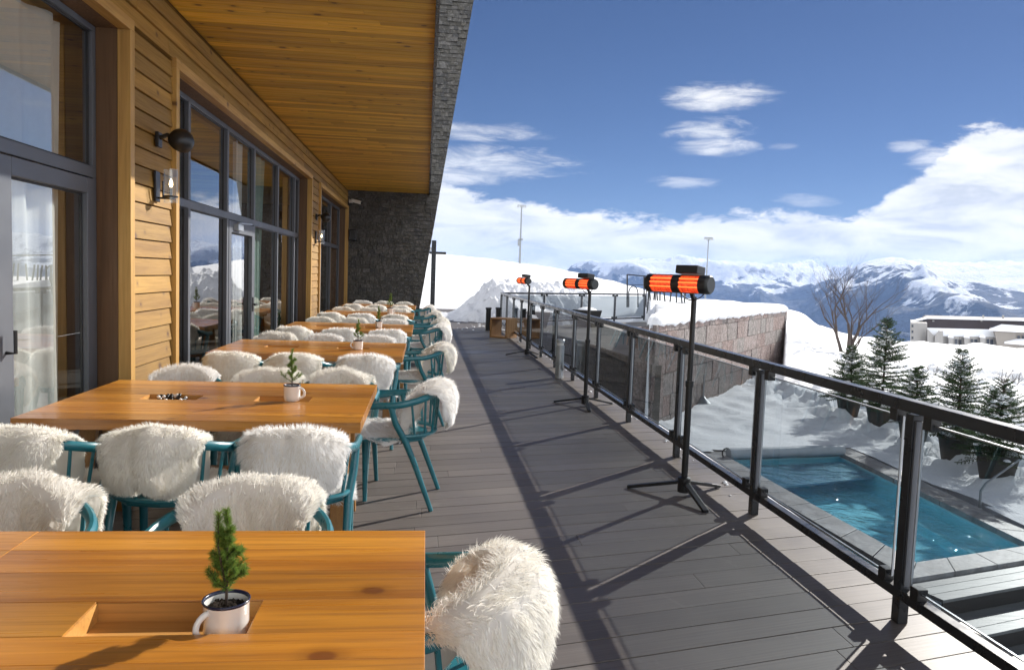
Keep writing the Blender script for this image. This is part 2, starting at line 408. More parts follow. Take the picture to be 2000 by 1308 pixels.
dsun = nt.n('VectorMath', {0: tcw, 1: tuple(nrm([SUN[0], SUN[1], 0]))}, operation='DOT_PRODUCT').outputs['Value']
cc = nt.mix(1., cc, (1., .985, .955), 'MULTIPLY')
cst = nt.math('MULTIPLY', nt.mapr(dsun, .35, -.5, 1., 2.15), .58)          # clouds facing the sun made brighter, to fill shade from behind the camera
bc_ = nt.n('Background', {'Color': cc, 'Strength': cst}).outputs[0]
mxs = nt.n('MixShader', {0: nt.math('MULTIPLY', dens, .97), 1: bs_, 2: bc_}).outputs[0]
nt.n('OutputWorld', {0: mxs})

# ---------------------------------------------------------------- snow ground
CZ = -1.2                                             # courtyard level
WA, WB = np.array([4.16, 13.5]), np.array([11.44, 23.3])   # pink stone wall, its two ends
def wall_r(a):                                        # distance to the wall line at azimuth a (radians)
    d = np.array([math.sin(a), math.cos(a)]); e = WB - WA
    return (WA[0] * e[1] - WA[1] * e[0]) / (d[0] * e[1] - d[1] * e[0])
def azel(px, py):
    r = ray(px, py); return math.degrees(math.atan2(r[0], r[1])), r[2] / math.hypot(r[0], r[1])
cols = []
def colm(a, *kn): cols.append((a, kn))
def crest(px, py, r): 
    a, e = azel(px, py); return a, (r, H + e * r)
FAR = [(330, -70), (2600, -330), (4200, -420)]
for a in (-180, -90, -40, -20): colm(a, (.5, -3), (24, -3), (31, -1), (32, .0), (130, 7.5), *FAR)
for px, py in ((830, 494), (870, 496), (935, 503), (1000, 511), (1045, 517), (1090, 524), (1150, 537), (1200, 549)):
    a, c = crest(px, py, 130); colm(a, (.5, -3), (24, -3), (30.5, -.6), (31.5, -.05), c, *FAR)
for px in (1240, 1266):
    a, c = crest(px, 560 + (px - 1240) * .3, 120); colm(a, (.5, -3), (22, -3), (27, -.2), (30, .3), c, *FAR)
for px, py in ((1271, 571), (1330, 579), (1400, 584), (1460, 589), (1510, 595), (1535.5, 600)):
    a, c = crest(px, py, 42); w = wall_r(R(a)); colm(a, (.5, -3), (w - 1.6, -3), (w + .08, -1.6), (w + .34, .70), c, *FAR)
for px, py, z3 in ((1538.5, 600.5, .15), (1556, 605, -.12)):
    a, c = crest(px, py, 31); colm(a, (.5, -3), (17, -3), (20.5, -1.22), (25.6, z3), c, *FAR)
for px, py, rc, zb, r2, z2 in ((1572, 613, 32, -1.2, 25, -.36), (1600, 633, 34, -1.2, 25, -.58), (1650, 650, 38, -1.12, 25, -.72), (1700, 657, 44, -1.1, 24, -.9), (1780, 666, 52, -1.1, 24, -.95), (1850, 671, 56, -1.1, 24, -1.0),
                         (1905, 668, 60, -1.1, 24, -1.), (1950, 674, 60, -1.1, 24, -1.), (2000, 678, 60, -1.1, 24, -1.)):
    a, c = crest(px, py, rc); colm(a, (.5, -3), (16.5, -3), (19.6, zb), (r2, z2), c, *FAR)
for a in (50, 62): colm(a, (.5, -3), (16, -3), (20, -1.1), (26, -1.1), (65, -3.), *FAR)
for a in (75, 90, 135, 180): colm(a, (.5, -3), (16, -3), (20, -1.1), (26, -1.1), (120, 6.), *FAR)
ca = np.array([c[0] for c in cols]); ck = np.array([c[1] for c in cols])   # (n,7,2)
azs = np.unique(np.round(np.concatenate([np.arange(-180, -12, 4), np.arange(-12, 60, .3), np.arange(60, 181, 3), ca]), 3))
SUB = [3, 4, 8, 34, 14, 10, 6]
def terrain_profile():
    P = []
    for a in azs:
        k = np.stack([[np.interp(a, ca, ck[:, j, m]) for m in (0, 1)] for j in range(ck.shape[1])])
        rr = []; zz = []
        for j in range(len(k) - 1):
            t = np.linspace(0, 1, SUB[j], endpoint=False)
            ts = t if j not in (3, 4) else t
            rr += list(k[j, 0] + (k[j + 1, 0] - k[j, 0]) * (t ** 1.5 if j == 3 else t))
            e = t ** 1.5 if j == 3 else t
            zz += list(k[j, 1] + (k[j + 1, 1] - k[j, 1]) * (np.sin(e * math.pi / 2) * .35 + e * .65 if j == 3 else (.62 * t + .38 * (1 - np.cos(t * math.pi / 2)) if j == 4 else t)))
        rr.append(k[-1, 0]); zz.append(k[-1, 1])
        P.append((rr, zz))
    P = np.array(P); r, z = P[:, 0], P[:, 1]
    A = np.radians(azs)[:, None]
    x, y = r * np.sin(A), r * np.cos(A)
    amp = np.clip((r - 21) / 10, 0, 1) * np.where(r > 140, 3, 1) * np.clip(r / 60, .3, 1.2)
    z = z + amp * (.13 * fbm(x * .18, y * .18, 5) + .05 * fbm(x * .8 + 9, y * .8, 3)) - amp * .05
    return np.stack([x, y, z], -1)
TP = terrain_profile()
g = MB().grid(TP).build('snow_ground', M['snow'], smooth=True); tag(g, kind='structure')
def ground_z(x, y):
    a = math.degrees(math.atan2(x, y)); i = int(np.argmin(np.abs(azs - a))); r = math.hypot(x, y)
    rr = np.hypot(TP[i, :, 0], TP[i, :, 1]); return float(np.interp(r, rr, TP[i, :, 2]))

# courtyard snow round the pool, with the pool cut out of it
PC = [np.array(p) for p in ((4.56, 6.5), (6.86, 7.16), (7.16, 12.05), (4.36, 11.6))]    # outer edge of the coping
def inpoly(x, y, poly):
    c = np.zeros(np.shape(x), bool); n = len(poly)
    for i in range(n):
        (x1, y1), (x2, y2) = poly[i], poly[(i + 1) % n]
        t = (y1 > y) != (y2 > y)
        c ^= t & (x < (x2 - x1) * (y - y1) / (y2 - y1 + 1e-9) + x1)
    return c
def courtyard():
    gx, gy = np.meshgrid(np.arange(2.3, 19.01, .11), np.arange(5.6, 24, .11), indexing='ij')
    rough = sst(7.3, 8.4, gx - (gy - 8) * .05) + sst(12.3, 13.2, gy) * .25
    z = CZ + .03 + .05 * fbm(gx * .5, gy * .5, 3) + rough * (.15 * fbm(gx * 1.5, gy * 1.5, 5) + .13 * ridged(gx * 1.9 + 3, gy * 1.9, 5) - .08)
    z = z + sst(12.8, 15.5, gy - (gx - 4) * .9) * .10
    z = np.maximum(z, CZ + .004)
    b = MB(); keep = ~inpoly(gx, gy, [(4.46, 6.7), (6.85, 7.3), (7.1, 11.95), (4.42, 11.5)])
    keep &= ~((gy < 7.7) & (gx > 4.2) & (gy < 6.6 + (gx - 4.4) * .32))
    idx = -np.ones(gx.shape, int); idx[keep] = np.arange(keep.sum())
    vs = np.stack([gx, gy, z], -1)[keep]
    fs = [(idx[i, j], idx[i + 1, j], idx[i + 1, j + 1], idx[i, j + 1]) for i in range(gx.shape[0] - 1) for j in range(gx.shape[1] - 1)
          if keep[i, j] and keep[i + 1, j] and keep[i + 1, j + 1] and keep[i, j + 1]]
    b.add(vs, fs); tag(b.build('courtyard_snow', M['snow'], smooth=True), kind='structure')
courtyard()

# ---------------------------------------------------------------- far mountains
def mountains():
    aa = np.radians(np.concatenate([np.arange(-14, 4, 1.), np.arange(4, 44, .085), np.arange(44, 84, .6)]))
    rr = np.geomspace(2400, 9500, 190)
    A, Rr = np.meshgrid(aa, rr, indexing='ij'); x, y = Rr * np.sin(A), Rr * np.cos(A); D = np.degrees(A)
    t = (Rr - 2400) / 7100
    u, v = x / 3100., y / 3100.
    rg = ridged(u * 1.0 + .4 * fbm(u * 1.3, v * 1.3, 2) + 3.1, v * 1.0 + 7.7, 9, .47)
    left = 1 - sst(26, 33, D)
    base = -430 + 690 * sst(-.05, .80, t) * left + (1 - left) * 800 * sst(-.12, .62, t)
    spur = (1 - left) * 30 * np.exp(-((D - 37 + 16 * (t - .1)) / 3.2) ** 2) * sst(.0, .1, t) * (1 - sst(.25, .4, t))
    amp = (250 * left + 110 * (1 - left)) * sst(0, .35, t) * (1 - .3 * sst(.6, 1, t)) + 60
    z = base + amp * (rg - .95) + spur + 30 * ridged(x / 620., y / 620., 6) * (1 - .6 * (1 - left) * sst(.25, .4, t))
    em = (z - H) / Rr; e1 = em.max(1); w = np.array([np.exp(-((np.degrees(aa) - d_) / 2.2) ** 2) for d_ in np.degrees(aa)]); gap = np.gradient(np.degrees(aa))
    es = (w * gap * e1).sum(1) / (w * gap).sum(1)
    T = np.radians(np.interp(np.degrees(aa), [-14, 6, 10, 14, 18, 22, 25, 29, 33, 38, 46, 60, 84], [-.6, -.1, .7, 1.45, 1.75, 1.7, 1.5, 1.65, 1.9, 1.9, 2.2, 2.6, 2.]))
    z = z + (T - es)[:, None] * Rr * sst(0, .55, t)
    em = (z - H) / Rr; lim = (T + .003)[:, None]; z = np.where(em > lim, H + Rr * (lim + (em - lim) * .35), z)
    b = MB().grid(np.stack([x, y, z], -1))
    m, nt, bs, out = newmat('mountain_rock_forest_snow')
    ge = nt.n('NewGeometry'); pos = ge.outputs['Position']; nor = ge.outputs['Normal']
    pz = nt.n('SeparateXYZ', {0: pos}).outputs[2]; nzv = nt.n('SeparateXYZ', {0: nor}).outputs[2]
    n1 = nt.noise(pos, .0016, 8, .62, .4); n2 = nt.noise(pos, .011, 6, .65)
    alt = nt.math('ADD', pz, nt.math('ADD', nt.math('MULTIPLY', nt.math('SUBTRACT', n1, .5), 1000.), nt.math('MULTIPLY', nt.math('SUBTRACT', n2, .5), 260.)))
    forest = nt.mapr(alt, 5, 40, 1, 0)
    steep = nt.math('ADD', nzv, nt.math('MULTIPLY', nt.math('SUBTRACT', n2, .5), .55))
    rock = nt.math('MULTIPLY', nt.mapr(steep, .70, .80, 1, 0), nt.mapr(alt, 120, 300, 1, .25))
    c = nt.mix(nt.mapr(n2, .35, .65), (.70, .74, .82), (.84, .86, .90))
    c = nt.mix(nt.math('MULTIPLY', rock, .8), c, (.10, .10, .11))
    c = nt.mix(nt.math('MULTIPLY', forest, .96), c, nt.mix(n2, (.012, .018, .022), (.04, .05, .055)))
    nf = nt.noise(pos, .012, 7, .68); setin(nt, bs, Base_Color=c, Roughness=.9, Normal=nt.bump(nf, 1., 55.)); bs.inputs['Specular IOR Level'].default_value = .1
    o = b.build('mountains', m, smooth=True); tag(o, kind='structure'); return float(z.max())
MTOP = mountains()
def haze():
    b = MB().box(-3000, 10500, -400, 10500, -900, MTOP + 12)
    m = bpy.data.materials.new('mountain_air'); m.use_nodes = True; nt = NT(m.node_tree); m.node_tree.nodes.clear()
    v = nt.n('VolumePrincipled', {'Color': (.34, .54, 1., 1), 'Density': 5.5e-5, 'Anisotropy': .1})
    o = nt.n('OutputMaterial'); m.node_tree.links.new(v.outputs[0], o.inputs['Volume'])
    tag(b.build('haze', m), kind='stuff')
haze()

# ---------------------------------------------------------------- ploughed snow bank at the end of the terrace
def snow_bank():
    gx, gy = np.meshgrid(np.arange(.55, 6.2, .07), np.arange(22.2, 31.5, .07), indexing='ij')
    line = 25.6 + (gx - 2.2) * 1.15 - np.clip(2.2 - gx, 0, 3) * 1.9 + np.clip(2.2 - gx, 0, 3) * 3.6
    hgt = .12 + .98 * sst(.7, 2.5, gx) - .25 * sst(3.5, 6, gx)
    d = np.abs(gy - line) / (1.3 + .25 * gx)
    z = hgt * np.clip(1.15 - d ** 1.5, -1, 1)
    z += (.18 * fbm(gx * .9, gy * .9, 4) + .26 * (ridged(gx * 1.5, gy * 1.5, 5) - .8) + .07 * fbm(gx * 4, gy * 4, 3)) * np.clip(hgt * 1.4, .2, 1)
    z = np.where(z < .0, -.1, z)
    tag(MB().grid(np.stack([gx, gy, z], -1)).build('snow_bank', M['snowbank'], smooth=True), kind='structure')
snow_bank()
# ---------------------------------------------------------------- terrace deck
BA = R(13.4); BW = .1745
def deck():
    b = MB(); rnd = random.Random(4)
    ca_, sa_ = math.cos(BA), math.sin(BA)
    X0, X1 = -2.3, 2.34
    n = -4.2
    while n < 31.5:
        xs = [X0]; x = X0 + rnd.uniform(.3, 2.6)
        while x < X1 - .25: xs.append(x); x += rnd.choice((2.2, 2.9, 3.6))
        xs.append(X1)
        for i in range(len(xs) - 1):
            g = .0007
            xa, xb = xs[i] + (g if i else 0), xs[i + 1] - g
            Y = lambda nn, xx: (nn + sa_ * xx) / ca_
            p = [(xa, Y(n, xa)), (xb, Y(n, xb)), (xb, Y(n + BW - .0055, xb)), (xa, Y(n + BW - .0055, xa))]
            dz = rnd.uniform(-.0012, .0012)
            b.prism(p, -.026, dz)
        n += BW
    o = b.build('deck', M['deck'], bevel=.0025); tag(o, kind='structure')
    s = MB().prism([(-2.35, -4), (2.33, -4), (2.33, 31.9), (-2.35, 31.9)], -.6, -.034)
    tag(s.build('deck_base', M['stepd']), kind='structure')
    s = MB()
    s.box(2.342, 2.36, -4, 31, -.14, -.004); s.box(2.30, 2.34, -4, 31.4, -3, -.602)
    tag(s.build('deck_edge', M['rail']), kind='structure')
deck()

# ---------------------------------------------------------------- the lodge
XW, XG = -2.0, -2.19
ROOT = (-2.0, 10., 0.)
lodge = empty('timber_lodge', ROOT, 0, 'timber clad lodge with pine soffit, tall grey framed windows and dark shingle end wall', 'building')
def W(b, name, mt, parent=lodge, **k): return b.build(name, mt, parent, off=ROOT, **k)
OP = [(2.4, 5.44, 3.02), (6.46, 13.62, 3.02), (14.80, 19.84, 3.02)]          # the three openings: y0, y1, top
def cladding(y0, y1, z0, z1, name='wall'):
    b = MB(); rnd = random.Random(int(y0 * 31 + z0 * 7)); bh = .128
    z = z0
    while z < z1 - .01:
        zt = min(z + bh, z1); ys = [y0]
        y = y0 + rnd.uniform(1.2, 4)
        while y < y1 - .5: ys.append(y); y += rnd.choice((3., 3.6, 4.2))
        ys.append(y1)
        for i in range(len(ys) - 1):
            ya, yb = ys[i] + (.001 if i else 0), ys[i + 1] - .001
            b.hexa([(XW - .05, ya, z), (XW, ya, z), (XW, yb, z), (XW - .05, yb, z), (XW - .05, ya, zt - .007), (XW - .014, ya, zt - .007), (XW - .014, yb, zt - .007), (XW - .05, yb, zt - .007)])
        z = zt
    return W(b, name, M['clad'], bevel=.002)
cladding(5.52, 6.40, 0, 3.09); cladding(13.70, 14.74, 0, 3.09)
cladding(-3, 19.98, 3.09, 3.49, 'wall'); cladding(19.90, 19.98, 0, 3.09)
b = MB()
for ya, yb, za, zb in ((5.5, 6.42, 0, 3.05), (13.68, 14.76, 0, 3.05), (-3, 19.98, 3.05, 3.5)): b.box(XW - .3, XW - .052, ya, yb, za, zb)
W(b, 'wall_core', M['reveal'])
for k, (y0, y1, zt) in enumerate(OP):                                         # window surrounds
    t = .075
    for y in (y0, y1):
        yy = (y - .002, y + t) if y == y1 else (y - t, y + .002)
        if y > 3: W(MB().box(XW - .055, XW + .028, yy[0], yy[1], .0, zt + .0), 'window_trim', M['trim'], bevel=.003)
    W(MB().box(XW - .055, XW + .028, y0 - t if y0 > 3 else y0 - 2, y1 + t, zt + .001, zt + t), 'window_trim', M['trimh'], bevel=.003)
    b = MB()
    b.box(XG + .0, XW - .057, y1, y1 + .05, 0, zt); b.box(XG, XW - .057, y0, y1, zt, zt + .04)
    W(b, 'window_reveal', M['reveal'])
def frame(name, bars, glass, parent=lodge):
    f = MB()
    for p in bars: f.box(*p)
    fo = W(f, name, M['alu'], parent, bevel=.004)
    g = MB()
    for ya, yb, za, zb in glass:
        g.add([(XG - .03, ya, za), (XG - .03, yb, za), (XG - .03, yb, zb), (XG - .03, ya, zb)], [(0, 1, 2, 3)])
    go = W(g, 'pane', M['winglass'], fo)
    s = MB()
    for ya, yb, za, zb in glass:
        w = .012
        s.box(XG - .035, XG - .022, ya - .004, ya + w, za, zb); s.box(XG - .035, XG - .022, yb - w, yb + .004, za, zb)
        s.box(XG - .036, XG - .0215, ya, yb, zb - w, zb + .004); s.box(XG - .036, XG - .0215, ya, yb, za - .004, za + w)
    W(s, 'gasket', M['alud'], fo)
    return fo
TZ = 2.04
a0, a1 = XG - .05, XG
# first opening: sliding door nearest the camera
frame('window', [(a0, a1, 2.4, 5.44, TZ, TZ + .075), (a0, a1, 5.385, 5.44, TZ + .075, 2.98), (a0, a1, 2.4, 5.44, 2.98, 3.02), (a0, a1, 4.15, 4.21, TZ + .075, 2.98)],
      [(4.21, 5.385, TZ + .075, 2.98), (2.4, 4.15, TZ + .075, 2.98)])
d = frame('terrace_door', [(a0 + .02, a1 + .012, 4.20, 4.36, .02, TZ - .01), (a0 + .02, a1 + .012, 5.275, 5.375, .02, TZ - .01), (a0 + .02, a1 + .012, 4.36, 5.275, TZ - .11, TZ - .01), (a0 + .02, a1 + .012, 4.36, 5.275, .02, .12)],
      [(4.36, 5.275, .12, TZ - .11)])
frame('window', [(a0, a1, 5.385, 5.44, 0, TZ), (a0, a1, 4.0, 4.192, 0, TZ), (a0, a1, 2.4, 2.5, 0, TZ), (a0 + .001, a1 - .001, 2.4, 5.44, -.02, .018)], [(2.5, 4.0, .02, TZ)])
# second opening
ms = [7.42, 8.80, 10.12, 11.68, 13.12]
bars = [(a0, a1, 6.46, 13.62, TZ - .03, TZ + .045), (a0, a1, 6.46, 13.62, 2.97, 3.02), (a0, a1, 6.46, 6.5, 0, TZ - .03), (a0, a1, 6.46, 6.5, TZ + .045, 2.97), (a0, a1, 13.56, 13.62, 0, TZ - .03), (a0, a1, 13.56, 13.62, TZ + .045, 2.97),
        (a0, a1, 6.5, 8.77, 0, .06), (a0, a1, 10.15, 13.56, 0, .06)]
gl = []; e = [6.5] + ms + [13.56]
for m_ in ms: bars += [(a0 - .01, a1 + .015, m_ - .033, m_ + .033, 0, TZ - .03), (a0 - .01, a1 + .015, m_ - .033, m_ + .033, TZ + .045, 2.97)]
for i in range(6):
    ya, yb = (e[i] + (.033 if i else 0)), e[i + 1] - (.033 if i < 5 else 0)
    gl.append((ya, yb, TZ + .045, 2.97))
    if i != 2: gl.append((ya, yb, .06, TZ - .03))
frame('window', bars, gl)
d2 = frame('terrace_door', [(a0 + .015, a1 + .02, 8.84, 8.95, .01, TZ - .04), (a0 + .015, a1 + .02, 9.98, 10.08, .01, TZ - .04), (a0 + .015, a1 + .02, 8.95, 9.98, TZ - .17, TZ - .04), (a0 + .015, a1 + .02, 8.95, 9.98, .01, .14)], [(8.95, 9.98, .14, TZ - .17)])
b = MB(); b.box(a1 + .022, a1 + .07, 9.05, 9.30, TZ - .14, TZ - .07); b.bar((a1 + .06, 9.1, TZ - .06), (a1 + .06, 9.75, TZ - .035), .02, .014); W(b, 'door_closer', M['steel'], d2)
b = MB(); b.tube([(a1 + .02, 10.03, 1.02), (a1 + .075, 10.03, 1.02), (a1 + .075, 9.90, 1.02)], .011, 8); b.box(a1 + .021, a1 + .03, 10.0, 10.06, .93, 1.11); W(b, 'handle', M['black'], d2)
b = MB(); b.tube([(a1 + .014, 4.28, 1.0), (a1 + .06, 4.28, 1.0), (a1 + .06, 4.28, 1.12)], .010, 8); W(b, 'handle', M['black'], d)
# third opening
ms = [16.35, 18.0]
bars = [(a0, a1, 14.8, 19.84, TZ - .03, TZ + .045), (a0, a1, 14.8, 19.84, 2.97, 3.02), (a0, a1, 14.8, 14.86, 0, TZ - .03), (a0, a1, 14.8, 14.86, TZ + .045, 2.97), (a0, a1, 19.78, 19.84, 0, TZ - .03), (a0, a1, 19.78, 19.84, TZ + .045, 2.97)]
for m_ in ms: bars += [(a0 - .01, a1 + .015, m_ - .04, m_ + .04, 0, TZ - .03), (a0 - .01, a1 + .015, m_ - .04, m_ + .04, TZ + .045, 2.97)]
gl = []; e = [14.86] + ms + [19.78]
for i in range(3):
    ya, yb = e[i] + (.04 if i else 0), e[i + 1] - (.04 if i < 2 else 0)
    gl += [(ya, yb, .0, TZ - .03), (ya, yb, TZ + .045, 2.97)]
frame('window', bars, gl)
# inside of the restaurant
b = MB()
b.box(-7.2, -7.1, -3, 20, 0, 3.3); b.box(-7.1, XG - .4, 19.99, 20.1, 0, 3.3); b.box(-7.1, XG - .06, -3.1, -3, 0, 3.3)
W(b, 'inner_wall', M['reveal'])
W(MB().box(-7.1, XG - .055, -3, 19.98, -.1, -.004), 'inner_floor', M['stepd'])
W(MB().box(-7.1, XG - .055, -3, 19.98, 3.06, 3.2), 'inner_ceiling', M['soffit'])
# soffit boards and roof
b = MB(); rnd = random.Random(12); y = -3.
while y < 19.97:
    yb = min(y + .118, 19.97)
    xs = [XW - .02, .02]
    if rnd.random() < .6: xs.insert(1, rnd.uniform(-1.6, -.4))
    for i in range(len(xs) - 1): b.box(xs[i] + .0008, xs[i + 1] - .0008, y, yb - .006, 3.5, 3.52)
    y = yb
W(b, 'soffit', M['soffit'], bevel=.0025)
W(MB().box(-7.3, .018, -3.2, 19.97, 3.522, 3.75), 'roof_slab', M['stepd'])
W(MB().box(.0205, .05, -3.2, 19.97, 3.46, 3.80), 'fascia', M['rail'])
# leaning end wall of grey shingles
def end_wall():
    b = MB(); rnd = random.Random(8); ye = 20.0
    xr = lambda z: -.225 + .1475 * z
    hgt = .098; z = -.02; row = 0
    while z < 10.2:
        x = -2.35 - rnd.uniform(0, .15)
        while x < xr(z + hgt):
            w = rnd.choice((.09, .12, .12, .16, .19)); x1 = x + w
            pr = rnd.choice((0, .004, .010, .022, .034)); hh = hgt * rnd.choice((.95, 1, 1, 1.1))
            xa0, xb0 = min(x, xr(z)), min(x1 - .004, xr(z)); xa1, xb1 = min(x, xr(z + hh)), min(x1 - .004, xr(z + hh))
            if xb0 - xa0 > .004:
                b.hexa([(xa0, ye - .016 - pr, z), (xb0, ye - .016 - pr, z), (xb0, ye + .02, z), (xa0, ye + .02, z), (xa1, ye - .006 - pr, z + hh - .004), (xb1, ye - .006 - pr, z + hh - .004), (xb1, ye + .02, z + hh - .004), (xa1, ye + .02, z + hh - .004)])
            x = x1
        z += hgt; row += 1
    W(b, 'shingle_wall', M['shingle'])
    p = [(-7.3, -3), (xr(-3) - .003, -3), (xr(10.2) - .003, 10.2), (-7.3, 10.2)]
    c = MB(); c.add([(x, 20.02, z) for x, z in p] + [(x, 20.7, z) for x, z in p], [(0, 1, 2, 3), (7, 6, 5, 4), (0, 4, 5, 1), (1, 5, 6, 2), (2, 6, 7, 3), (3, 7, 4, 0)])
    W(c, 'end_wall', M['shingle'])
end_wall()
# curtains and hanging panels inside
def curtain(y0, y1, z0, z1, mt, label, seed, x=-2.315, gather=0.):
    rnd = random.Random(seed); ny = int((y1 - y0) / .018) + 2
    ys = np.linspace(y0, y1, ny); zs = np.linspace(z0, z1, 14)
    ph = np.cumsum([rnd.uniform(.10, .34) for _ in ys])
    P = np.zeros((14, ny, 3))
    for i, z in enumerate(zs):
        t = (z - z0) / (z1 - z0); sw = gather * (math.sin(t * math.pi) * .3 + (1 - t) * .12)
        P[i, :, 1] = ys + (ys - y0) * -sw + .006 * np.sin(ph * 2.3 + 5 * t)
        P[i, :, 0] = x + .040 * np.sin(ph * 1.5 + .5 * t) + .014 * np.sin(ph * .37 + 2 * t)
        P[i, :, 2] = z
    c = MB().grid(P).build('curtain', mt, smooth=True, off=(x, y0, z0)); c.location = (x, y0, z0)
    return tag(c, label, 'curtain', 'curtains behind the glass')
curtain(4.28, 5.25, .02, 2.98, M['curtain'], 'sheer white curtain behind the grey door nearest the viewer', 1)
curtain(2.9, 4.2, .02, 2.98, M['curtain'], 'sheer white curtain at the left edge above the near door frame', 5)
curtain(9.55, 10.1, .02, 2.98, M['curtain'], 'white curtain behind the glazed door of the long window', 2, gather=.6)
curtain(10.3, 11.25, .02, 2.98, M['curtaing'], 'pale green curtain in the long window right of its door', 3, gather=.3)
curtain(16.5, 17.0, .02, 2.98, M['curtaing'], 'narrow green curtain behind the farthest window', 4)
for i, (y, l) in enumerate(((6.62, 'cream fabric panel hanging inside the top pane beside the black spotlight'), (8.1, 'cream fabric panel hanging inside the second top pane of the long window'))):
    p = MB().box(-3.02, -3.0, 0, .95, 0, .62).build('hanging_panel', M['panel']); p.location = (0, y + .9, 2.34); tag(p, l, 'panel', 'cream panels inside the long window')

# ---------------------------------------------------------------- wall lights, camera
def spotlight():
    r = empty('wall_spotlight')
    b = MB(); b.box(0, .03, -.05, .05, -.06, .07); b.build('mount', M['black'], r, bevel=.005)
    b = MB(); b.tube([(.02, 0, .02), (.09, 0, .05), (.14, 0, .03)], .02, 10); b.build('arm', M['black'], r, smooth='auto')
    prof = [(.108 * math.sin(a), -.108 * math.cos(a)) for a in np.linspace(.01, 1.95, 16)] + [(.095, .04), (.085, .0), (.001, -.03)]
    b = MB().lathe(prof, 28)
    Rm = Vector((-.55, .55, -.62)).to_track_quat('Z', 'Y').to_matrix()
    b.v = [tuple(Rm @ Vector((p[0], p[1], p[2])) + Vector((.21, -.02, .0))) for p in b.v]
    b.build('lamp_head', M['black'], r, smooth='auto')
    return r
def lantern():
    r = empty('wall_lantern')
    MB().box(0, .018, -.055, .055, -.13, .13).build('backplate', M['black'], r, bevel=.003)
    b = MB(); b.box(.018, .15, -.02, .02, -.105, -.09); b.box(.055, .065, -.012, .012, -.09, .05); b.build('arm', M['black'], r, bevel=.002)
    b = MB().lathe([(.0, -.09), (.058, -.088), (.06, -.085), (.06, -.075), (.0, -.075)], 24, (.125, 0, 0)); b.lathe([(.012, -.075), (.012, .0), (0, .0)], 10, (.125, 0, 0)); b.build('base', M['black'], r, smooth='auto')
    MB().lathe([(.058, -.135), (.058, .155)], 28, (.125, 0, 0)).build('glass_shade', M['lampglass'], r, smooth=True)
    MB().lathe([(.0, 0), (.010, .005), (.016, .022), (.013, .045), (.004, .07), (0, .074)], 12, (.125, 0, 0)).build('bulb', M['bulb'], r, smooth=True)
    return r
s0 = spotlight(); l0 = lantern()
for i, (o, y, z, l) in enumerate(((s0, 6.02, 2.40, 'black round wall spotlight on the near timber pier'), (None, 14.28, 2.42, 'black round wall spotlight on the far timber pier'))):
    o = o or copy_tree(s0); o.location = (XW + .002, y, z); o.scale = (.84,) * 3; tag(o, l, 'wall light', 'round spotlights on the timber piers')
for i, (o, y, l) in enumerate(((l0, 6.0, 'lit wall lantern with clear glass on the near timber pier'), (None, 14.28, 'lit wall lantern with clear glass on the far timber pier'))):
    o = o or copy_tree(l0); o.location = (XW + .002, y, 2.06); o.scale = (.85,) * 3; tag(o, l, 'wall light', 'glass lanterns on the timber piers')
r = empty('security_camera', (-1.93, 19.95, 3.18), 0, 'small white security camera at the top corner of the shingle wall', 'camera')
MB().box(-.05, .05, -.06, .02, .0, .09).build('mount', M['white'], r, bevel=.01)
b = MB(); b.bar((.02, -.09, .06), (.27, -.16, -.0), .10, .085); b.build('camera_body', M['white'], r, bevel=.015)
b = MB(); b.bar((.271, -.1603, -.0003), (.285, -.164, -.0035), .07, .06); b.build('lens', M['black'], r)
b = MB(); b.box(-.1, .1, -.14, 0, -.14, .14); o = b.build('wall_speaker', M['black'], bevel=.02); o.location = (-1.86, 19.94, 2.37); tag(o, 'small black speaker box on the shingle wall beside the window', 'speaker')
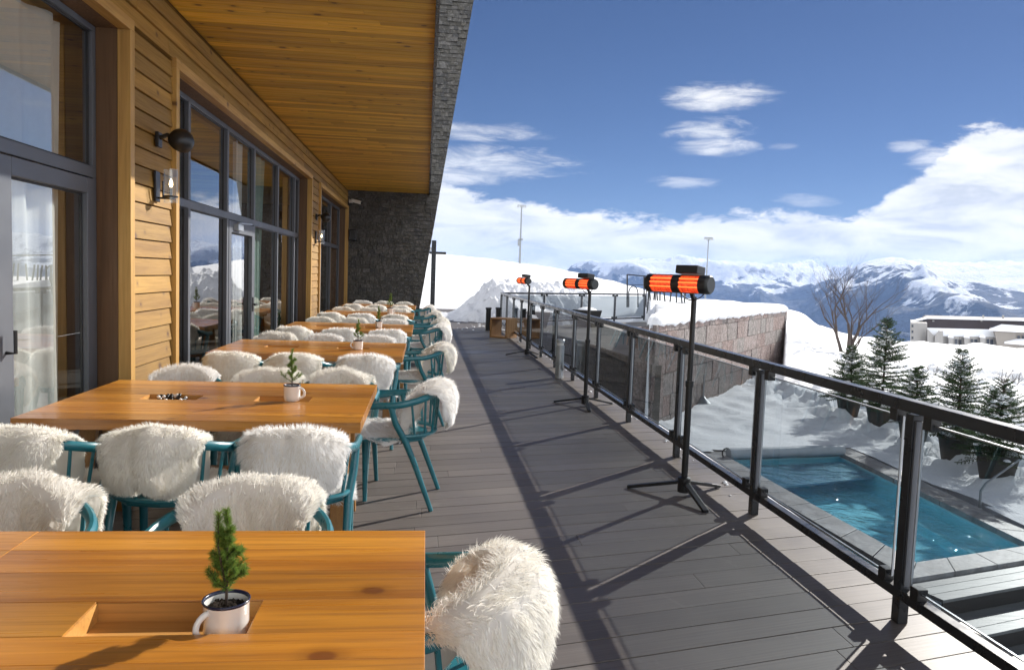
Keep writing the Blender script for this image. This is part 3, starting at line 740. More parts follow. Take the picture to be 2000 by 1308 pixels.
# ---------------------------------------------------------------- tables
def make_table(x0, x1, y0, y1, trays, label, nplank=9, depth=.045, legs=True):
    cx, cy = (x0 + x1) / 2, (y0 + y1) / 2
    r = empty('wooden_table', (cx, cy, 0), 0, label, 'table', 'dining tables on the terrace')
    zt, th = .75, .052
    ys = list(np.linspace(y0, y1, nplank + 1))
    cut = sorted(set([round(t[k], 4) for t in trays for k in (2, 3)]))
    for c in cut:                                             # plank joints run along the tray edges
        j = min(range(1, len(ys) - 1), key=lambda i: abs(ys[i] - c)); ys[j] = c
    b = MB()
    for i in range(len(ys) - 1):
        ya, yb = ys[i], ys[i + 1]; xs = [(x0, x1)]
        for t in trays:
            if ya >= t[2] - .001 and yb <= t[3] + .001:
                n = []
                for p, q in xs:
                    if p < t[0] < q: n += [(p, t[0]), (t[1], q)]
                    else: n.append((p, q))
                xs = n
        for p, q in xs: b.box(p - cx, q - cx, ya - cy, yb - cy - .0002, zt - th, zt)
    b.build('tabletop', M['table'], r, bevel=.0016)
    for t in trays:
        b = MB(); e = .012; p = (t[0] - cx, t[1] - cx, t[2] - cy, t[3] - cy)
        b.box(p[0] - e, p[1] + e, p[2] - e, p[3] + e, zt - depth - .012, zt - depth)
        b.box(p[0] - e, p[0] + .002, p[2], p[3], zt - depth, zt - .004); b.box(p[1] - .002, p[1] + e, p[2], p[3], zt - depth, zt - .004)
        b.box(p[0], p[1], p[2] - e, p[2] + .002, zt - depth, zt - .004); b.box(p[0], p[1], p[3] - .002, p[3] + e, zt - depth, zt - .004)
        b.build('tray', M['tray'], r)
    if legs:
        w = (x1 - x0) / 2 - .14
        for sx in (-1, 1):
            for sy in (-1, 1):
                b = MB(); b.bar((sx * w, sy * .10, zt - th - .001), (sx * w, sy * .34, 0), .045, .085, (1, 0, 0)); b.build('leg', M['leg_wood'], r, bevel=.003)
        b = MB(); b.box(-w, w, -.03, .03, .30, .36); b.build('stretcher', M['leg_wood'], r, bevel=.003)
        b = MB(); b.box(-w - .03, -w + .03, -.45, .45, zt - th - .06, zt - th - .001); b.box(w - .03, w + .03, -.45, .45, zt - th - .06, zt - th - .001); b.build('cross_rail', M['leg_wood'], r)
    return r
TB = [(-1.042, .018, .86, 2.205), (-1.92, -.300, 3.80, 5.10), (-1.86, -.185, 6.80, 8.12), (-1.80, -.155, 9.62, 11.0), (-1.76, -.19, 12.95, 14.25), (-1.74, -.20, 16.35, 17.5)]
make_table(*TB[0], [(-.703, -.346, 1.572, 1.736)], 'nearest wooden table, at the bottom, with a sapling mug standing in its tray')
make_table(-2.07, -1.0436, .86, 2.205, [], 'wooden table butted against the left end of the nearest table')
TL = ['wooden table in the second row, with a speckled bundle in its left tray', 'wooden table in the third row from the viewer', 'wooden table in the fourth row from the viewer', 'wooden table in the fifth row from the viewer', 'wooden table farthest away, before the shingle wall']
for (x0, x1, y0, y1), l in zip(TB[1:], TL):
    c = (y0 + y1) / 2 + .02
    make_table(x0, x1, y0, y1, [(x0 + .37, x0 + .67, c - .085, c + .085), (x1 - .64, x1 - .34, c - .085, c + .085)], l, 8)
def bundle():
    b = MB(); rnd = random.Random(5)
    for i in range(46):
        c = (rnd.uniform(-.075, .075), rnd.uniform(-.035, .035), rnd.uniform(.008, .05)); b.mi = rnd.randint(0, 1)
        b.lathe([(.001, -.010), (.008, -.006), (.011, 0), (.008, .006), (.001, .010)], 6, c)
    o = b.build('bead_bundle', [M['white'], M['black']], smooth=True); o.location = (-1.42, 4.51, .705)
    tag(o, 'speckled black and white bundle lying in the left tray of the second table', 'decoration')
bundle()

# ---------------------------------------------------------------- sapling in a mug
def needles(b, a, e, n, ln, w, rnd, spread=1.):
    a = np.array(a, float); e = np.array(e, float); d = nrm(e - a)
    for _ in range(n):
        t = rnd.random(); p = a + (e - a) * t
        q = nrm(np.array([rnd.gauss(0, 1), rnd.gauss(0, 1), rnd.gauss(0, 1)])); q = nrm(q - d * np.dot(q, d) * .9)
        v = nrm(q * spread + d * .75) * ln * rnd.uniform(.7, 1.2); s = nrm(np.cross(v, (rnd.gauss(0, 1), rnd.gauss(0, 1), rnd.gauss(0, 1)))) * w
        b.add([p - s, p + s, p + v], [(0, 1, 2)])
def make_sapling(seed, scale=1., dens=1., leader2=True):
    rnd = random.Random(seed); r = empty('sapling_mug')
    prof = [(0, 0), (.038, 0), (.0425, .004), (.0455, .02), (.046, .078), (.0475, .082), (.0445, .082), (.043, .076), (.042, .06)]
    mug = MB().lathe(prof, 36).build('mug', M['enamel'], r, smooth='auto')
    MB().lathe([(.0462, .0775), (.0485, .082), (.047, .0845), (.0438, .0825), (.0432, .0775)], 36).build('rim', M['rim'], mug, smooth=True)
    b = MB(); pts = []
    for i in range(13):
        t = i / 12; a = -math.pi / 2 + math.pi * t
        pts.append((-(.043 + .030 * math.cos(a)), 0, .042 + .026 * math.sin(a)))
    b.tube(pts, .0055, 8, flat=1.3); b.build('handle', M['enamel'], mug, smooth=True)
    gx = MB(); prof = [(0, .068)]; 
    gx.lathe([(.0005, .069), (.02, .070), (.035, .067), (.0432, .064)], 20)
    for _ in range(60):
        a, q = rnd.uniform(0, 6.28), rnd.uniform(0, .038); s = rnd.uniform(.002, .005)
        gx.lathe([(.0003, -s), (s, 0), (.0003, s)], 5, (q * math.cos(a), q * math.sin(a), .069))
    gx.build('soil', M['soil'], r)
    st = MB(); nd = MB()
    stems = [((0, 0, .065), (.004, 0, .235), (.0, .002, .27))]
    if leader2: stems.append(((0, 0, .10), (-.018, .004, .20), (-.017, .004, .268)))
    for s in stems:
        st.tube(s, [.0032, .002, .001], 6)
        for i in range(2): needles(nd, np.array(s[i]) * 1. if i or s[0][2] > .08 else (0, 0, .105), s[i + 1], int(420 * dens), .0150, .0007, rnd)
    br = []
    for k in range(17):
        z = .098 + .125 * (k / 16) ** 1.1; a = rnd.uniform(0, 6.28) if k > 3 else (0.15, 3.3, 2.7, 5.6)[k]
        L = (.078 if k in (0,) else .062 if k < 4 else .05) * (1 - (z - .1) / .2) * rnd.uniform(.75, 1.1)
        p0 = np.array((0.001, 0, z)); d = np.array((math.cos(a), math.sin(a), rnd.uniform(.55, 1.0)))
        p1 = p0 + nrm(d) * L * .55; p2 = p1 + nrm(d + (0, 0, .5)) * L * .5
        st.tube([p0, p1, p2], [.0016, .0012, .0006], 5)
        needles(nd, p0, p1, int(130 * dens), .0150, .0007, rnd); needles(nd, p1, p2, int(145 * dens), .0150, .0007, rnd)
        for q in range(2):
            dd = nrm(d + np.array((rnd.gauss(0, .7), rnd.gauss(0, .7), .2))); e = p1 + dd * L * .4
            st.tube([p1, e], [.0009, .0005], 4); needles(nd, p1, e, int(95 * dens), .0140, .0007, rnd)
    st.build('stem', M['bark'], r, smooth=True); nd.build('needles', M['sprig'], r)
    return r
sp = make_sapling(3); sp.location = (-.405, 1.648, .7052); sp.rotation_euler.z = R(52); sp.scale = (1.03,) * 3
tag(sp, 'green sapling in a white enamel mug standing in the nearest table tray', 'potted plant', 'saplings in white mugs')
for i, (x, y, rz, s, l) in enumerate(((-.735, 4.42, 168, 1.0, 'sapling in a white mug with its handle to the right, on the second table'), (-.62, 7.35, 20, .98, 'sapling in a white mug on the third table from the viewer'),
                                      (-.60, 10.22, 80, 1.0, 'sapling in a white mug on the fourth table from the viewer'), (-.60, 13.5, 200, 1.12, 'tall slim sapling in a white mug on the fifth table'))):
    o = make_sapling(20 + i, 1., .5 if i < 2 else .3, i > 1); o.location = (x, y, .7501); o.rotation_euler.z = R(rz); o.scale = (s, s, s * (1.22 if i > 2 else 1.08))
    tag(o, l, 'potted plant', 'saplings in white mugs')

# ---------------------------------------------------------------- armchair
def make_chair():
    r = empty('armchair')
    seat = MB(); P = []
    out = [(-.235, .20), (-.10, .225), (.10, .225), (.235, .20), (.25, .05), (.235, -.12), (.15, -.22), (0, -.245), (-.15, -.22), (-.235, -.12), (-.25, .05)]
    seat.prism(out, .425, .452); seat.build('seat', M['teal'], r, bevel=.008)
    for s in (-1, 1):
        MB().tube([(s * .225, .185, .43), (s * .228, .195, .30), (s * .232, .205, 0)], [.026, .021, .0145], 10).build('leg', M['teal'], r, smooth='auto')
        MB().tube([(s * .252, -.30, 0), (s * .245, -.185, .30), (s * .245, -.125, .44), (s * .262, -.065, .55), (s * .27, -.035, .652)], [.0145, .019, .021, .02, .018], 10).build('leg', M['teal'], r, smooth='auto')
    pts = []
    def hoop(t):                                                     # t 0..1 round the hoop
        s = .24
        if t < s or t > 1 - s:
            q = (t / s) if t < s else ((1 - t) / s); x = -.272 if t < s else .272
            return (x, .17 - .22 * q, .655 + .012 * q)
        a = math.pi * (t - s) / (1 - 2 * s)
        return (-.272 * math.cos(a), -.05 - .262 * math.sin(a), .667 + .066 * math.sin(a) ** 1.5)
    pts = [hoop(i / 40) for i in range(41)]
    b = MB().tube(pts, .0165, 10, flat=1.35); b.build('armrest_hoop', M['teal'], r, smooth='auto')
    lo = [(-.245 * math.cos(a), -.10 - .19 * math.sin(a), .468) for a in np.linspace(0, math.pi, 21)]
    MB().tube(lo, .013, 8).build('back_rail', M['teal'], r, smooth='auto')
    for k in range(7):
        a = math.pi * (.14 + .72 * k / 6)
        p = (-.245 * math.cos(a), -.10 - .19 * math.sin(a), .468); q = (-.272 * math.cos(a), -.05 - .262 * math.sin(a), .66 + .066 * math.sin(a) ** 1.5)
        MB().tube([p, q], [.0085, .0075], 7).build('spindle', M['teal'], r, smooth='auto')
    return r
chair0 = make_chair()

# ---------------------------------------------------------------- sheepskins
PROF = np.array([(-.372, .505), (-.402, .545), (-.412, .61), (-.407, .69), (-.378, .752), (-.318, .779), (-.258, .762), (-.240, .70), (-.225, .61), (-.20, .535), (-.14, .492), (-.04, .475), (.08, .473), (.18, .470), (.238, .452), (.262, .40), (.266, .35)])
_pl = np.concatenate([[0], np.cumsum(np.linalg.norm(np.diff(PROF, axis=0), axis=1))]); _pl /= _pl[-1]
class Skin:
    def __init__(s, seed, out=1., seat=1., wide=.255, tilt=0., lift=0.):
        s.o = seed * 13.7; s.v0 = .0 + (1 - out) * .33; s.v1 = 1 - (1 - seat) * .32; s.w = wide; s.tilt = tilt; s.lift = lift
    def base(s, u, v):
        vv = s.v0 + (s.v1 - s.v0) * v
        ed = 1 - .22 * np.abs(2 * v - 1) ** 3 + .07 * perlin(v * 5 + s.o, np.sign(u) * 2.3 + s.o * .5) + .05 * perlin(v * 11 + s.o, np.sign(u) * 5.3)
        vv = vv + .022 * (1 - v) ** 2 * perlin(u * 1.3 + s.o, v * 0 + .3) * 2 + .085 * (1 - v) ** 3 * np.abs(u) ** 2.5
        vv = np.clip(vv, 0, 1)
        y = np.interp(vv, _pl, PROF[:, 0]); z = np.interp(vv, _pl, PROF[:, 1])
        arc = u * s.w * ed + s.tilt * (1 - v)
        cy = -.05; rho = cy - y
        back = 1 - sst(.50, .64, vv)
        th = np.clip(arc / np.maximum(rho, .12), -1.35, 1.35)
        xb = rho * np.sin(th) * .96; yb = cy - rho * np.cos(th)
        x = back * xb + (1 - back) * np.clip(arc * .95, -.265, .265); yy = back * yb + (1 - back) * y
        z = z - back * .075 * (1 - np.cos(th)) * 1.6 - (1 - back) * .05 * np.clip(np.abs(arc) / .25, 0, 2) ** 4
        z = z + s.lift * back
        n = .022 * fbm(u * 1.5 + s.o, v * 3.5 + s.o, 3)
        return np.stack([x, yy - n * back, z + n * .6], -1)
    def pt(s, u, v):                                                # the hide, padded into a pillow towards its middle
        e = 2e-3; p = s.base(u, v); n = np.cross(s.base(u + e, v) - s.base(u - e, v), s.base(u, v + e) - s.base(u, v - e))
        n /= np.linalg.norm(n, axis=-1)[..., None] + 1e-12
        if not hasattr(s, 'sg'):
            a, b = np.array([0.]), np.array([.12]); s.sg = 1; q = np.cross((s.base(a + e, b) - s.base(a - e, b))[0], (s.base(a, b + e) - s.base(a, b - e))[0]); s.sg = 1 if q[1] < 0 else -1
        pad = .019 * np.clip(1 - np.abs(u) ** 5, 0, 1) * np.clip(1 - np.abs(2 * v - 1) ** 10, 0, 1)
        return p + n * (s.sg * pad)[..., None]
def make_skin(seed, n, L, wd, mat, **kw):
    rng = np.random.default_rng(seed); S_ = Skin(seed, **kw)
    uu, vv = np.meshgrid(np.linspace(-1, 1, 25), np.linspace(0, 1, 49), indexing='ij')
    hide = MB().grid(S_.pt(uu, vv)).build('sheepskin', M['hide'], smooth=True)
    u = rng.uniform(-1, 1, n); v = rng.uniform(0, 1, n)
    ne = n // 5; u[:ne] = np.sign(u[:ne]) * (1 - rng.random(ne) ** 2 * .12); k = n // 9
    v[ne:ne + k] = rng.random(k) ** 2 * .05; v[ne + k:ne + k + k // 2] = 1 - rng.random(k // 2) ** 2 * .04
    e = 1e-3
    p = S_.pt(u, v); du = S_.pt(np.clip(u + e, -1, 1), v) - S_.pt(np.clip(u - e, -1, 1), v); dv = S_.pt(u, np.clip(v + e, 0, 1)) - S_.pt(u, np.clip(v - e, 0, 1))
    nv = np.cross(du, dv); nv /= np.linalg.norm(nv, axis=1)[:, None] + 1e-12
    c0 = np.array([0, -.05, .55]); bad = np.einsum('ij,ij->i', nv, p - c0) < 0                   # placeholder sign, fixed below
    mid = S_.pt(np.array([0.]), np.array([.16]))[0]
    t = dv / (np.linalg.norm(dv, axis=1)[:, None] + 1e-12); w = du / (np.linalg.norm(du, axis=1)[:, None] + 1e-12)
    s0 = np.cross(w[np.argmin(np.abs(v - .1) + np.abs(u))], t[np.argmin(np.abs(v - .1) + np.abs(u))])
    if s0[1] > 0: nv = -nv
    top = S_.v0 + (S_.v1 - S_.v0) * v
    fall = np.where((top < rng.normal(.31, .025, n))[:, None], -t, t); inn = (sst(.30, .40, top) * (1 - sst(.75, .9, top)))[:, None]                                               # hair hangs away from the top of the back
    j = np.stack([perlin(u * 4 + 3.1 * k_ + seed, v * 9 + 7.7 * k_) for k_ in range(3)], -1) * 1.1
    j2 = np.stack([perlin(u * 13 + 2.1 * k_ + seed, v * 30 + 4.7 * k_) for k_ in range(3)], -1)
    d = nv * (.55 + .22 * inn) + fall * (.62 - .14 * inn) + w * (u * .30)[:, None] + j * (.24 + .16 * inn) + j2 * (.10 + .16 * inn) + rng.normal(0, .13, (n, 3))
    d /= np.linalg.norm(d, axis=1)[:, None]
    ln = L * rng.uniform(.7, 1.15, n) * (1 + .25 * j2[:, 0])
    g = np.array([0, 0, -1.]) * .25
    d2 = d + g + fall * .45; d2 /= np.linalg.norm(d2, axis=1)[:, None]
    s = np.cross(d, nv + rng.normal(0, .22, (n, 3))); s /= np.linalg.norm(s, axis=1)[:, None] + 1e-9
    w0 = (wd * rng.uniform(.7, 1.3, n))[:, None]; l = ln[:, None]
    a = p - s * w0; b_ = p + s * w0; m = p + d * l * .55; c = m - s * w0 * .8; e_ = m + s * w0 * .8; tip = m + d2 * l * .5
    V = np.stack([a, b_, e_, c, tip], 1).reshape(-1, 3); i = np.arange(n)[:, None] * 5
    npmesh('fleece', V, i + np.array([0, 1, 2, 3]), i + np.array([3, 2, 4]), mat, hide)
    return hide
near = [make_skin(1, 30000, .028, .0010, M['fleece'], out=.95, seat=.9, wide=.25), make_skin(2, 30000, .034, .0010, M['fleecew'], out=.92, seat=1., wide=.255, tilt=.02),
        make_skin(3, 30000, .027, .0010, M['fleece'], out=1., seat=.8, wide=.27, tilt=-.04), make_skin(4, 30000, .026, .0010, M['fleece'], out=1., seat=.95, wide=.26, lift=.004),
        make_skin(5, 30000, .037, .0010, M['fleecew'], out=1., seat=1., wide=.26, tilt=.03)]
far = [make_skin(11, 9000, .028, .0020, M['fleece'], out=.95, seat=.9, wide=.25), make_skin(12, 9000, .032, .0020, M['fleecew'], out=1., seat=1., wide=.25, tilt=.03),
       make_skin(13, 9000, .028, .0020, M['fleece'], out=.9, seat=.9, wide=.245, tilt=-.03)]
wrap = make_skin(6, 36000, .028, .0010, M['fleece'], out=1., seat=.95, wide=.30, tilt=-.09)
used = set()
def take(proto):
    if proto.name in used: return copy_tree(proto)
    used.add(proto.name); return proto
def place(x, y, rz, skin, cl, sl_, rs=0., sc_=1.):
    c = take(chair0); c.location = (x, y, 0); c.rotation_euler = (0, 0, R(rz)); tag(c, cl, 'chair', 'teal armchairs round the terrace tables')
    if skin is None: return
    k = take(skin); k.location = (x, y, .002); k.rotation_euler = (0, 0, R(rz + rs)); k.scale = (sc_, sc_, 1); tag(k, sl_, 'sheepskin', 'sheepskins draped over the armchairs')
ORD = ['first', 'second', 'third', 'fourth', 'fifth', 'sixth']
POS = ['at its left', 'in the middle', 'at its right']
def chairrow(t, side, y, xs, rz, skins, names=None):
    for i, x in enumerate(xs):
        rr = rz + (random.random() - .5) * 8
        w = (names or POS)[i]; s = 'near' if side < 0 else 'far'
        place(x, y + random.uniform(-.03, .03), rr, skins[i], 'teal armchair on the %s side of the %s table, %s' % (s, ORD[t], w),
              '%s sheepskin over the chair on the %s side of the %s table, %s' % ('white' if skins[i] and skins[i].children[0].data.materials[0] == M['fleecew'] else 'cream', s, ORD[t], w), random.uniform(-2, 2), random.uniform(.97, 1.04))
n0, n1, n2, n3, n4 = near; f0, f1, f2 = far
chairrow(0, 1, 2.33, (-1.26, -.55), 180, (n0, n3), ('at its left', 'at its right'))
chairrow(1, -1, 3.68, (-1.66, -1.13, -.58), 0, (n2, n0, n4))
chairrow(1, 1, 5.20, (-1.58, -1.07, -.58), 180, (n1, n3, n0))
chairrow(2, -1, 6.76, (-1.56, -1.05, -.50), 0, (n3, n2, n4))
chairrow(2, 1, 8.22, (-1.60, -1.05, -.52), 180, (f0, f1, f1))
chairrow(3, -1, 9.68, (-1.55, -1.03, -.46), 0, (f0, f1, f1))
chairrow(3, 1, 11.15, (-1.52, -1.02, -.46), 180, (f2, f0, f1))
chairrow(4, -1, 12.98, (-1.50, -1.02, -.46), 0, (f0, f1, f2))
chairrow(4, 1, 14.4, (-1.52, -1.05, -.52), 180, (f2, f0, f0))
chairrow(5, -1, 16.3, (-1.45, -1.0, -.5), 0, (f0, f2, f0))
chairrow(5, 1, 17.75, (-1.4, -.95, -.5), 180, (f1, f0, f2))
for t, x, y, rz, sk, sc_ in ((0, -.07, 1.93, 80, wrap, 1.0), (1, -.20, 5.06, 84, n1, 1.0), (2, -.11, 7.72, 95, f0, 1.), (3, -.05, 10.9, 80, f1, 1.), (3, -.02, 12.2, 92, f2, 1), (4, -.10, 14.2, 92, f0, 1.), (5, -.18, 16.9, 90, f1, 1.)):
    q = ' behind the other end chair' if y == 12.2 else ''
    place(x, y, rz, sk, 'teal armchair at the walkway end of the %s table%s' % (ORD[t], q), '%s sheepskin on chair at walkway end of the %s table%s' % ('white' if sk in (n1, f1) else 'cream', ORD[t], q), 0, sc_)
# ---------------------------------------------------------------- glass railings
def railing(name, A, B, n, label, z0=0., ext0=0, clampn=2):
    A = np.array([*A, z0], float); B = np.array([*B, z0], float); d = (B - A) / n; L = np.linalg.norm(d); u = d / L; nrml = np.array([u[1], -u[0], 0])
    up = np.array([0, 0, 1.])
    r = empty(name, tuple(A), 0, label, 'railing')
    pv = lambda b, nm, m, par=r, **k: b.build(nm, m, par, off=tuple(A), **k)
    pv(MB().bar(A + up * .985 - u * .03, B + up * .985 + u * .03, .062, .052), 'handrail', M['rail'], bevel=.004)
    pv(MB().bar(A + up * .135, B + up * .135, .05, .045), 'bottom_rail', M['rail'], bevel=.003)
    for i in range(n + 1):
        p = A + d * i
        b = MB(); b.bar(p, p + up * .95, .048, .055, tuple(u)); pv(b, 'post', M['rail'], bevel=.003)
        c = p - u * .036; pv(MB().bar(c + up * .18, c + up * .925, .034, .012, tuple(u)), 'post_channel', M['alu'])
        if i == n: break
        q0, q1 = p + u * .075, p + u * (L - .065)
        g = MB(); o = nrml * .0
        g.add([q0 + up * .185, q1 + up * .185, q1 + up * .925, q0 + up * .925], [(0, 1, 2, 3)])
        pv(g, 'glass_panel', M['railglass'])
        for t in (.12, L - .12 - .0):
            for z, h in ((.178, .06), (.935, .07)):
                c = p + u * t
                pv(MB().bar(c + up * (z - h / 2), c + up * (z + h / 2), .05, .055, tuple(u)), 'clamp', M['black'], bevel=.004)
        e = MB()
        for z in (.185, .925): e.bar(q0 + up * z, q1 + up * z, .010, .006)
        for q in (q0, q1): e.bar(q + up * .185, q + up * .925, .010, .006, tuple(u))
        pv(e, 'panel_edge', M['steel'])
    return r
railing('glass_railing', (2.175, -1.556), (2.175, 21.994), 15, 'long dark railing with tinted glass panels along the walkway')
railing('glass_railing', (2.19, 22.05), (7.98, 27.4), 4, 'shorter glass railing crossing behind the far terrace')

# ---------------------------------------------------------------- electric heaters
def heater():
    r = empty('patio_heater')
    for a in (-100, 20, 140):
        d = np.array([math.cos(R(a)), math.sin(R(a)), 0])
        b = MB(); b.bar(d * .02 + (0, 0, .10), d * .40 + (0, 0, .012), .04, .022); b.build('leg', M['black'], r, bevel=.003)
    b = MB(); b.tube([(0, 0, .04), (0, 0, .80)], .023, 14); b.tube([(0, 0, .80), (0, 0, 1.40)], .0185, 14); b.tube([(0, 0, .775), (0, 0, .815)], .029, 14); b.lathe([(.0, .03), (.045, .03), (.045, .13), (.02, .14)], 16); b.build('pole', M['black'], r, smooth='auto')
    head = empty('head_tmp')
    return r
def heater_head(r, rot, side, px=.078):
    """body along local X, glowing face towards -Y"""
    Rm = Matrix.Rotation(rot, 3, 'Z') @ Matrix.Rotation(R(-6), 3, 'X')
    def tr(b, dz=1.475, dy=-.085):
        b.v = [tuple(Rm @ Vector((p[0] - px, p[1] + dy, p[2])) + Vector((0, 0, dz))) for p in b.v]; return b
    rad = .064; L = .445
    def shell(x0, x1, a0, a1, rr, n=20):
        b = MB(); P = [[(x, rr * math.cos(a), rr * math.sin(a)) for a in np.linspace(a0, a1, n)] for x in (x0, x1)]; b.grid(P); return b
    h = MB()
    for x0, x1 in ((-L / 2, -L / 2 + .03), (-.03, .03), (L / 2 - .05, L / 2)): h.tube([(x0, 0, 0), (x1, 0, 0)], rad, 28)
    P = [[(x, rad * .985 * math.cos(a), rad * .985 * math.sin(a)) for a in np.linspace(R(-70), R(95), 18)] for x in (-L / 2 + .01, L / 2 - .01)]; h.grid(P)
    P = [[(x, rad * .94 * math.cos(a), rad * .94 * math.sin(a)) for a in np.linspace(R(-70), R(95), 18)] for x in (-L / 2 + .01, L / 2 - .01)]; h.grid(P)
    body = tr(h).build('heater_body', M['black'], r, smooth='auto')
    for s in (-1, 1):
        c = MB().tube([(s * L / 2, 0, 0), (s * (L / 2 + .012), 0, 0), (s * (L / 2 + .022), 0, 0)], [rad * 1.02, rad * 1.0, rad * .86], 28); tr(c).build('end_cap', M['cap'], body, smooth='auto')
    for x0, x1 in ((-L / 2 + .03, -.03), (.03, L / 2 - .05)):
        g = shell(x0, x1, R(97), R(288), rad * .9); tr(g).build('heating_element', M['glow'], body, smooth=True)
        t = MB(); xm = (x0 + x1) / 2
        for a in (150, 176, 205): t.tube([(x0, rad * .965 * math.cos(R(a)), rad * .965 * math.sin(R(a))), (x1, rad * .965 * math.cos(R(a)), rad * .965 * math.sin(R(a)))], .0042, 8)
        tr(t).build('glowing_tube', M['tubeglow'], body, smooth=True)
        w = MB()
        for x in (xm - .045, xm, xm + .045): w.tube([(x, rad * math.cos(R(a)), rad * math.sin(R(a))) for a in range(97, 290, 12)], .0009, 4)
        for a in (125, 165, 195, 230, 260): w.tube([(x0, rad * math.cos(R(a)), rad * math.sin(R(a))), (x1, rad * math.cos(R(a)), rad * math.sin(R(a)))], .0008, 4)
        tr(w).build('wire_guard', M['black'], body)
    c = MB(); c.box(-.005, .16, -.055, .06, rad + .004, rad + .06); tr(c).build('control_box', M['black'], r, bevel=.005)
    c = MB(); c.tube([(px, .02, -.02), (px, .06, -.06), (px, .085, -.09)], .016, 8); tr(c).build('bracket', M['black'], r, smooth='auto')
    pts = [(px - .10 * math.cos(a) + .02, .03 + .05 * math.sin(a * 2) * .3, -.03 - .075 * math.sin(a)) for a in np.linspace(0, math.pi, 17)]
    c = MB().tube(pts, .0042, 6); tr(c).build('cable', M['black'], r, smooth=True)
bpy.data.objects
for i, (x, y, rot, s, lr, l) in enumerate(((1.842, 5.13, R(-48), 1., 12, 'glowing red patio heater nearest the viewer, its head turned sideways'), (1.90, 8.79, R(-57), .965, 5, 'middle glowing patio heater along the railing'), (1.93, 14.28, R(-76), .95, 30, 'farthest patio heater, its glowing head almost end on'))):
    r = heater(); bpy.data.objects.remove(bpy.data.objects['head_tmp']); heater_head(r, rot - R(lr), 1)
    r.location = (x, y, .0005); r.scale = (1, 1, s); r.rotation_euler.z = R(lr); tag(r, l, 'patio heater', 'electric heaters on tripod poles by the railing')

# ---------------------------------------------------------------- small things on the walkway
b = MB(); b.lathe([(.0, 0), (.062, 0), (.062, .49), (.0, .49)], 24)
r = empty('bollard_light', (2.02, 11.25, 0), 0, 'grey bollard light with pale cap at the foot of the railing', 'light')
b.build('bollard_post', M['steel'], r, smooth='auto'); MB().lathe([(0, .492), (.05, .492), (.05, .53), (0, .53)], 24).build('lens', M['white'], r, smooth='auto'); MB().lathe([(0, .532), (.064, .532), (.064, .57), (.055, .58), (0, .58)], 24).build('bollard_cap', M['steel'], r, smooth='auto')
r = empty('cube_table', (1.90, 18.45, 0), R(52), 'open wooden cube table standing beside the far end of the railing', 'side table')
t = .035; s = .24
b = MB(); b.box(-s, s, -s, s, .44, .475); b.build('top', M['boxwood'], r, bevel=.003)
b = MB(); b.box(-s, s, -s, s, 0, t); b.build('bottom', M['boxwood'], r, bevel=.003)
for y0, y1 in ((-s, -s + t), (s - t, s)): MB().box(-s, s, y0, y1, t, .44).build('side_panel', M['boxwood'], r, bevel=.003)
for i, (x, y, h) in enumerate(((1.70, 20.6, .62), (1.95, 20.4, .64))):
    b = MB().lathe([(0, 0), (.07, 0), (.07, h - .05), (.082, h - .05), (.082, h), (0, h)], 18); o = b.build('bollard', M['black'], smooth='auto'); o.location = (x, y, 0); tag(o, ('left', 'right')[i] + ' one of two short black bollards behind the cube table', 'bollard', 'black bollards behind the cube table')
r = empty('signal_post', (.27, 29, 0), 0, 'dark square post with a short cross arm past the end of the terrace', 'post')
MB().box(-.085, .085, -.085, .085, -.3, 2.70).build('post', M['rail'], r, bevel=.006)
b = MB(); b.bar((-.16, 0, 2.24), (.46, -.02, 2.24), .09, .09); b.build('cross_arm', M['black'], r, bevel=.006)
b = MB(); b.box(-.17, -.09, -.05, .05, 2.3, 2.45); b.build('floodlight', M['white'], r, bevel=.01)

def crumbs():
    b = MB(); rnd = random.Random(77)
    for k in range(110):
        y = rnd.uniform(5, 21.5) if k < 40 else rnd.uniform(20.5, 29); x = 2.32 - abs(rnd.gauss(0, .07)) if k < 40 else rnd.uniform(.9, 2.25); q = rnd.uniform(.008, .03) * (.8 if k < 40 else 1.6)
        b.lathe([(.001, q * .8), (q * .8, q * .5), (q * 1.1, 0), (q * .9, -q * .2)], 6, (x, y, .002))
    tag(b.build('snow_crumbs', M['snow'], smooth=True), kind='stuff')
crumbs()
